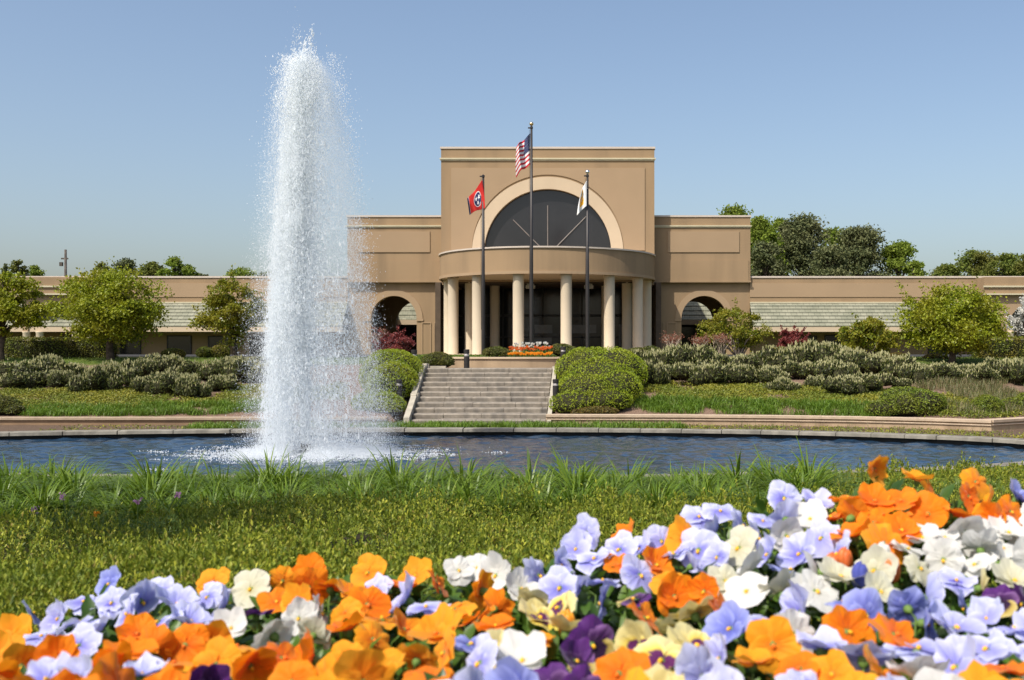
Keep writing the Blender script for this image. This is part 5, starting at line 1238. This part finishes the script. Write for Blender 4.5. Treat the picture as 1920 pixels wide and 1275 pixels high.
# ================================================================== FOUNTAIN
NX, NY, _ = at(573, 838, 24.0)
fnt = empty('fountain', (NX, NY, -.06), 'tall white water jet falling in a wind-blown veil into the pond', 'fountain')
def drops(g, P, r, elong):
    n = len(P); r = (r * np.ones(n)); e = (elong * np.ones(n))
    base = np.array([(1, 0, -.6), (-.5, .87, -.6), (-.5, -.87, -.6), (0, 0, 1.2)], float)
    a = rng.uniform(0, 6.28, n); ca, sa = np.cos(a), np.sin(a)
    bx = base[None, :, 0] * ca[:, None] - base[None, :, 1] * sa[:, None]; by = base[None, :, 0] * sa[:, None] + base[None, :, 1] * ca[:, None]
    v = np.stack([P[:, None, 0] + bx * r[:, None], P[:, None, 1] + by * r[:, None], P[:, None, 2] + base[None, :, 2] * (r * e)[:, None]], -1)
    f = np.array([(0, 2, 1), (0, 1, 3), (1, 2, 3), (2, 0, 3)])
    g.add(v.reshape(-1, 3), (np.arange(n)[:, None, None] * 4 + f[None]).reshape(-1, 3))
HT = 9.25
def wind(z): return 0.0
def make_spray():
    g = G()
    # rising core
    n = 30000; u = rng.random(n); z = .25 + 8.7 * u ** 1.1; rad = .05 + .024 * z
    k = rng.integers(0, 420, n); ck = rng.normal(0, 1, (420, 2)); zk = rng.random(420)
    x = (ck[k, 0] * .75 + rng.normal(0, .55, n)) * rad * .8 - .012 * z; y = (ck[k, 1] * .75 + rng.normal(0, .55, n)) * rad * .8
    drops(g, np.stack([x, y, z], 1), rng.uniform(.006, .018, n), 1.8)
    put_core = g; c = g.obj('water_jet', M_WATERDROP, fnt); tag(c, kind='stuff')
    g = G()
    # falling veil, in streaks
    K = 6200
    sgn = rng.random(K)
    phi = np.where(sgn < .54, rng.normal(PI, .75, K), np.where(sgn < .88, rng.normal(0, .75, K), rng.uniform(0, 2 * PI, K)))
    ha = np.clip(rng.normal(7.7, .95, K), 4.2, 9.1)
    lf = np.cos(phi) < 0
    Rf = np.where(lf, rng.uniform(.30, 1.02, K) ** .8, .22 + 1.72 * rng.random(K) ** 1.25)
    ha = np.where(lf, ha, ha - .55 * np.maximum(0, Rf - .5) * 1.5)
    s = rng.random(K) ** .72
    zc = ha * (1 - s)
    f = np.sqrt(np.clip(1 - zc / ha, 0, 1)); rho = Rf * (.16 + .84 * f)
    x = rho * np.cos(phi); y = rho * np.sin(phi) * .85
    m = rng.integers(10, 70, K) * np.where(rng.random(K) < .14, 2.2, .85); m = np.where(lf & (zc > 2.0), m * 1.5, m); m = np.where(~lf, m * np.clip(.92 - .42 * Rf, .22, 1) * np.where(zc > 4.5, .75, 1.0), m); m = np.where(lf & (zc < 2.4), m * .62, m).astype(int)
    P = np.repeat(np.stack([x, y, zc], 1), m, 0); nn = len(P)
    thin = rng.random(K) < .55
    sx = np.repeat(np.where(thin, rng.uniform(.02, .05, K), rng.uniform(.05, .11, K)), m); sz_ = np.repeat(np.where(thin, rng.uniform(.25, .75, K), rng.uniform(.12, .3, K)), m)
    P = P + rng.normal(0, 1, (nn, 3)) * np.stack([sx, sx, sz_], 1); P[:, 2] = np.maximum(P[:, 2], .02)
    drops(g, P, np.exp(rng.normal(math.log(.0058), .50, nn)), rng.uniform(1.2, 2.8, nn))
    # fine mist, thick on the left of the column and thin to the right
    n = 500000; z = rng.random(n) ** .95 * 8.9 - np.abs(rng.normal(0, .25, n)); z = np.abs(z); f = np.sqrt(np.clip(1 - z / 9.0, 0, 1))
    ml = rng.random(n); k = rng.integers(0, 900, n); kx = rng.normal(0, .10, 900); kz = rng.normal(0, .5, 900)
    x = np.where(ml < .46, (-.38 + .42 * rng.normal(0, 1, n)) * (.20 + .90 * f), np.where(ml < .66, rng.normal(.12, .34, n) * (.2 + 1.15 * f), (.30 + 1.35 * rng.random(n) ** .75) * f + .08)) + kx[k]
    y = rng.normal(0, .45, n) * (.3 + f); x = np.clip(x, -1.15 * f - .22, 1.95 * f + .16)
    drops(g, np.stack([x, y, z], 1), rng.uniform(.0018, .0046, n), 1.6)
    # low drifting mist where the water lands
    n = 80000; z = np.abs(rng.normal(0, .9, n)); x = rng.uniform(-1.1, 2.0, n) + rng.normal(0, .12, n); y = rng.normal(.1, .55, n); kk = ~((np.abs(x) < .17) & (y < 0) & (z < .3)); x, y, z = x[kk], y[kk], z[kk]; n = len(x)
    drops(g, np.stack([x, y, z], 1), rng.uniform(.002, .0048, n), 1.2)
    # stray outer drops
    n = 5200; z = rng.random(n) ** .8 * 9.0; f = np.sqrt(np.clip(1 - z / 9.5, 0, 1)); sd = np.where(rng.random(n) < .5, -1, 1)
    x = sd * (f * np.where(sd < 0, 1.0, 1.5) + .12 + np.abs(rng.normal(0, .17, n))); y = rng.normal(0, .45, n) * f
    drops(g, np.stack([x, y, z], 1), rng.uniform(.005, .013, n), 1.3)
    # ragged crown of the jet
    n = 4200; k = rng.integers(0, 60, n); kz = 7.9 + rng.random(60) ** 1.7 * 1.15; kx = rng.normal(-.04, .24, 60) * np.clip((9.5 - kz) / 1.2, .15, 1); ky = rng.normal(0, .18, 60)
    P = np.stack([kx[k] + rng.normal(0, .05, n), ky[k] + rng.normal(0, .05, n), kz[k] + rng.normal(0, .16, n)], 1); drops(g, P, rng.uniform(.006, .017, n), 1.5)
    for (dx, zz) in ((.0, 9.25), (.14, 9.52), (.17, 9.42), (.09, 9.34), (.10, 9.2), (-.05, 9.05), (.05, 8.95), (-.12, 8.75), (.2, 8.5), (.22, 8.65)):
        P = np.array([dx, 0, zz]) + rng.normal(0, 1, (26, 3)) * np.array([.02, .02, .05]); drops(g, P, rng.uniform(.006, .016, 26), 1.5)
    tag(g.obj('spray', M_WATERDROP, fnt), kind='stuff')
    # splash and foam on the water
    g = G(); n = 20000; x = rng.normal(.2, .95, n); y = rng.normal(.05, .75, n); kk = ~((np.abs(x) < .2) & (y < .05)); x, y = x[kk], y[kk]; n = len(x); z = np.abs(rng.normal(0, .09, n)) * np.exp(-(x * x + y * y) * .25)
    drops(g, np.stack([x, y, z], 1), rng.uniform(.006, .017, n), 1.0)
    n = 6500; k = rng.integers(0, 260, n); kx = rng.normal(.1, 1.25, 260); ky = rng.normal(.05, .9, 260)
    P = np.stack([kx[k] + rng.normal(0, .16, n), ky[k] + rng.normal(0, .05, n), rng.uniform(.0, .03, n)], 1); drops(g, P, rng.uniform(.008, .024, n), .6)
    tag(g.obj('foam', M_WATERDROP, fnt), kind='stuff')
make_spray()
g = G(); g.lathe([(.07, -.25), (.08, .02), (.105, .03), (.105, .16), (.085, .19), (.05, .19), (.04, .12)], k=20)
for i in range(8):
    a = i / 8 * 2 * PI; g.box(.10 * math.cos(a) - .012, .10 * math.cos(a) + .012, .10 * math.sin(a) - .012, .10 * math.sin(a) + .012, .0, .23)
g.obj('nozzle', BLACKIRON, fnt, True)

# ================================================================== FLAGPOLES AND FLAGS
FD = 43.5
def flagpole(px, top, ball, label):
    x = atx(px, FD); zt = atz(top, FD); b = GZ
    root = empty('flagpole', (x, FD, b), label, 'flagpole', 'flagpoles before the portico')
    h = zt - b
    g = G(); g.lathe([(.075, 0), (.072, h * .4), (.045, h)], k=18); g.lathe([(.13, 0), (.13, .05), (.09, .1), (.075, .12)], k=18); g.obj('pole', BRONZE, root, True)
    g = G(); g.lathe([(.06, h - .01), (.06, h + .07), (.03, h + .1)], k=14); g.box(-.14, .06, -.03, .03, h + .0, h + .05); g.obj('truck', BRONZE, root)
    if ball is not None:
        g = G(); g.ellipsoid((0, 0, h + .19), (.085, .085, .085), 16, 11); g.tube([(0, 0, h + .08), (0, 0, h + .13)], .02, 8); g.obj('finial', ball, root, True)
    g = G(); xh = -.085; g.tube([(xh, -.03, h - .05), (xh, -.05, h * .5), (xh + .01, -.03, 1.2)], .006, 5); g.obj('halyard', BRONZE, root)
    return x
px_c = flagpole(996.5, 241, GOLD, 'tallest bronze flagpole, in the middle, with a gold ball')
px_l = flagpole(906, 332, None, 'left bronze flagpole without a ball')
px_r = flagpole(1101.5, 331, SILVER, 'right bronze flagpole with a silver ball')
def cloth(name, c, rough=.75): return solid(name, c, rough, .15, var=.03)
C_RED = cloth('flag_red', (.52, .03, .045)); C_WHITE = cloth('flag_white', (.78, .77, .76)); C_NAVY = cloth('flag_navy', (.02, .03, .10)); C_GOLD = cloth('flag_gold', (.85, .45, .04)); C_BRED = cloth('flag_bright_red', (.58, .035, .03))
def in_star(u, v, cx, cy, r, rot=0.0):
    a = np.arctan2(v - cy, u - cx) - PI / 2 - rot; d = np.hypot(u - cx, v - cy)
    s = np.mod(a, 2 * PI / 5); s = np.minimum(s, 2 * PI / 5 - s)
    ri = r * .40; den = r * np.cos(0) ; # edge between outer tip (angle 0) and inner notch (36 deg)
    A = PI / 5; ex = ri * np.sin(A); ez = ri * np.cos(A)
    lim = (r * ex) / (ex * np.cos(s) + (r - ez) * np.sin(s))
    return d < lim
def flag(name, x, ztop, hoist, fly, shape, pattern, mats, label, nu=96, nv=64):
    root = empty(name, (x, FD, ztop - hoist), label, 'flag', 'flags flying before the portico')
    u, v = np.meshgrid(np.linspace(0, 1, nu + 1), np.linspace(0, 1, nv + 1)); P = shape(u, v); P[..., 2] += hoist
    i = np.arange(nv)[:, None] * (nu + 1) + np.arange(nu)[None]; f = np.stack([i, i + 1, i + nu + 2, i + nu + 1], -1).reshape(-1, 4)
    uc = (u[:-1, :-1] + u[1:, 1:]).ravel() / 2; vc = (v[:-1, :-1] + v[1:, 1:]).ravel() / 2
    mi = pattern(uc, vc); g = G(); V = P.reshape(-1, 3); g.V.append(V); g.n = len(V)
    for k in range(len(mats)): 
        if np.any(mi == k): g.Fs.append((f[mi == k], k))
    o = g.obj('cloth', mats, root, True); md = o.modifiers.new('thick', 'SOLIDIFY'); md.thickness = .006
    g = G(); g.tube([(.0, 0, 0), (0, 0, hoist)], .014, 6); g.obj('hoist_band', C_WHITE, root)
def us_pat(u, v):
    st = (np.floor(v * 13).astype(int) % 2); mi = np.where(st == 0, 0, 1)
    can = (u < .4) & (v < 7 / 13); mi = np.where(can, 2, mi)
    cu = u / .4; cv = v / (7 / 13)
    for r in range(9):
        cols = 6 if r % 2 == 0 else 5
        for c in range(cols):
            sx = (c * 2 + 1 + (r % 2)) / 12; sy = (r + 1) / 10
            mi = np.where(can & in_star(cu * .76, -cv * .54, sx * .76, -sy * .54, .019), 1, mi)
    return mi
def us_shape(u, v):
    H = 1.28
    x = -.05 - .56 * u ** .92 - .02 * np.sin(v * 3); w = np.sin(u * 9 + v * 2.2)
    return np.stack([x + .035 * w * u, -.22 * w * u ** .6 + .10 * np.sin(u * 4 + 3 * v), -H * v * (1 - .08 * u) - .55 * u - .06 * np.sin(u * 7) * u], -1) * 1.0
flag('striped_flag', px_c, atz(250, FD), 1.28, 2, us_shape, us_pat, [C_RED, C_WHITE, C_NAVY], 'red and white striped flag with white stars on navy, hanging from the tallest pole', 150, 110)
def tn_pat(u, v):
    mi = np.zeros(u.shape, int); X = (u - .46) * 1.6; Y = v - .5
    d = np.hypot(X, Y); mi = np.where(d < .345, 1, mi); mi = np.where(d < .31, 2, mi)
    for k in range(3):
        a = k * 2 * PI / 3 + .5; mi = np.where(in_star(X, -Y, .155 * math.cos(a), .155 * math.sin(a), .135, a - PI / 2), 1, mi)
    mi = np.where(u > .915, 1, mi); mi = np.where(u > .93, 2, mi); return mi
def tn_shape(u, v):
    H = 1.15; w = np.sin(u * 7 + v * 2.5 + 1)
    x = -.02 + .04 * np.sin(v * 3) * (1 - u) + .10 * (v ** 1.5) * (1 - u) - .62 * u ** 1.15 * (1 - .15 * v) 
    return np.stack([x + .03 * w * u, -.10 - .26 * w * u ** .7, -H * v * (1 - .48 * u) - .80 * u ** 1.1], -1)
flag('red_flag', px_l, atz(338, FD), 1.15, 2, tn_shape, tn_pat, [C_BRED, C_WHITE, C_NAVY], 'red flag with three white stars in a navy disc on the left pole', 110, 80)
def gold_pat(u, v):
    X = (u - .52) * 1.5; Y = v - .52
    e = (np.abs(X + .05) < .10) & (np.abs(Y) < .30); e |= (np.hypot((X - .16) / 1.1, (Y - .05) / 1.2) < .16); e |= (np.hypot(X + .22, (Y - .16)) < .14); e |= (np.abs(X) < .34) & (np.abs(Y - .24) < .075)
    e |= (np.hypot(X + .02, Y + .30) < .085); e &= ~((np.hypot(X - .02, Y - .06) < .05) | (np.hypot(X + .16, Y - .04) < .035))
    return np.where(e, 1, 0)
def w_shape(u, v):
    H = 1.25; w = np.sin(u * 8 + v * 1.5)
    x = -.03 - .40 * u ** .9 * (.55 + .75 * v - .3 * v * v) 
    return np.stack([x + .02 * w * u, -.12 - .09 * w * u ** .7, -H * v * .82 - .42 * u ** 1.1 * (1 - .1 * v)], -1)
flag('white_flag', px_r, atz(340, FD), 1.25, 2, w_shape, gold_pat, [C_WHITE, C_GOLD], 'white flag with a golden emblem on the right pole', 90, 70)

# ================================================================== BOLLARD LIGHTS
def bollard(label, px, base, top, d, r=.085):
    x = atx(px, d); zb = atz(base, d); h = (base - top) / F * d
    root = empty('bollard_light', (x, d, zb), label, 'bollard', 'bollard lights by the steps')
    g = G(); g.lathe([(r, -.25), (r, h * .64), (r * .93, h * .645)], k=20); g.obj('post', BRONZE, root, False)
    g = G(); g.lathe([(r * .86, h * .645), (r * .86, h * .79)], k=20); g.obj('lens', LENS, root, True)
    g = G(); g.lathe([(r, h * .79), (r, h * .985), (r * .9, h), (.001, h)], k=20); g.obj('cap', BRONZE, root, False)
bollard('bollard light standing on the top landing before the planter', 875, 691, 655, 37.6, .10)
bollard('bollard light at the upper left of the steps beside the green mound', 776.5, 692, 656, 36.6, .105)
bollard('bollard light at the lower left of the steps between the green mounds', 748, 745, 711, 33.3, .10)
bollard('bollard light at the right edge of the steps against the big mound', 1042, 745, 711, 32.95, .095)
bollard('bollard light half hidden behind the big mound by the planter', 1056, 676, 650, 39.0, .10)
bollard('pale grey bollard light in the right arch', 1291, 671, 655, 46.0, .12)

# ================================================================== LIGHT, SKY, CAMERA
SAZ, SEL = R(39), R(54)
sd = Vector((-math.sin(SAZ) * math.cos(SEL), -math.cos(SAZ) * math.cos(SEL), math.sin(SEL)))
sun = bpy.data.lights.new('sun', 'SUN'); sun.energy = 4.1; sun.angle = R(0.55); sun.color = (1.0, .95, .86)
so = bpy.data.objects.new('sun', sun); put(so); so.rotation_mode = 'QUATERNION'; so.rotation_quaternion = sd.to_track_quat('Z', 'Y'); so.location = (0, 0, 60)
w = bpy.data.worlds.new('World'); scene.world = w; w.use_nodes = True
nt = w.node_tree; nt.nodes.clear(); o = nt.nodes.new('ShaderNodeOutputWorld'); b = nt.nodes.new('ShaderNodeBackground'); s = nt.nodes.new('ShaderNodeTexSky')
s.sky_type = 'NISHITA'; s.sun_disc = False; s.sun_elevation = SEL; s.sun_rotation = math.atan2(sd.x, sd.y); s.altitude = 100
s.air_density = 1.0; s.dust_density = 3.3; s.ozone_density = 1.0
b.inputs[1].default_value = 0.1373
nt.links.new(s.outputs[0], b.inputs[0]); nt.links.new(b.outputs[0], o.inputs[0])

cam = bpy.data.cameras.new('camera'); co = bpy.data.objects.new('camera', cam); put(co)
co.location = (0, 0, EYE); co.rotation_euler = (R(90), 0, 0)
cam.sensor_fit = 'HORIZONTAL'; cam.sensor_width = 36; cam.lens = 36 * F / 1920
cam.shift_x = (960 - VX) / 1920; cam.shift_y = (VY - 637.5) / 1920
cam.clip_start = .05; cam.clip_end = 4000
cam.dof.use_dof = True; cam.dof.focus_distance = 24; cam.dof.aperture_fstop = 37.5 / 3.2
scene.camera = co
vs = scene.view_settings; vs.view_transform = 'Standard'; vs.look = 'None'; vs.exposure = 0.3; vs.gamma = 1
scene.cycles.use_denoising = True
scene.cycles.max_bounces = 12; scene.cycles.diffuse_bounces = 7; scene.cycles.transparent_max_bounces = 24
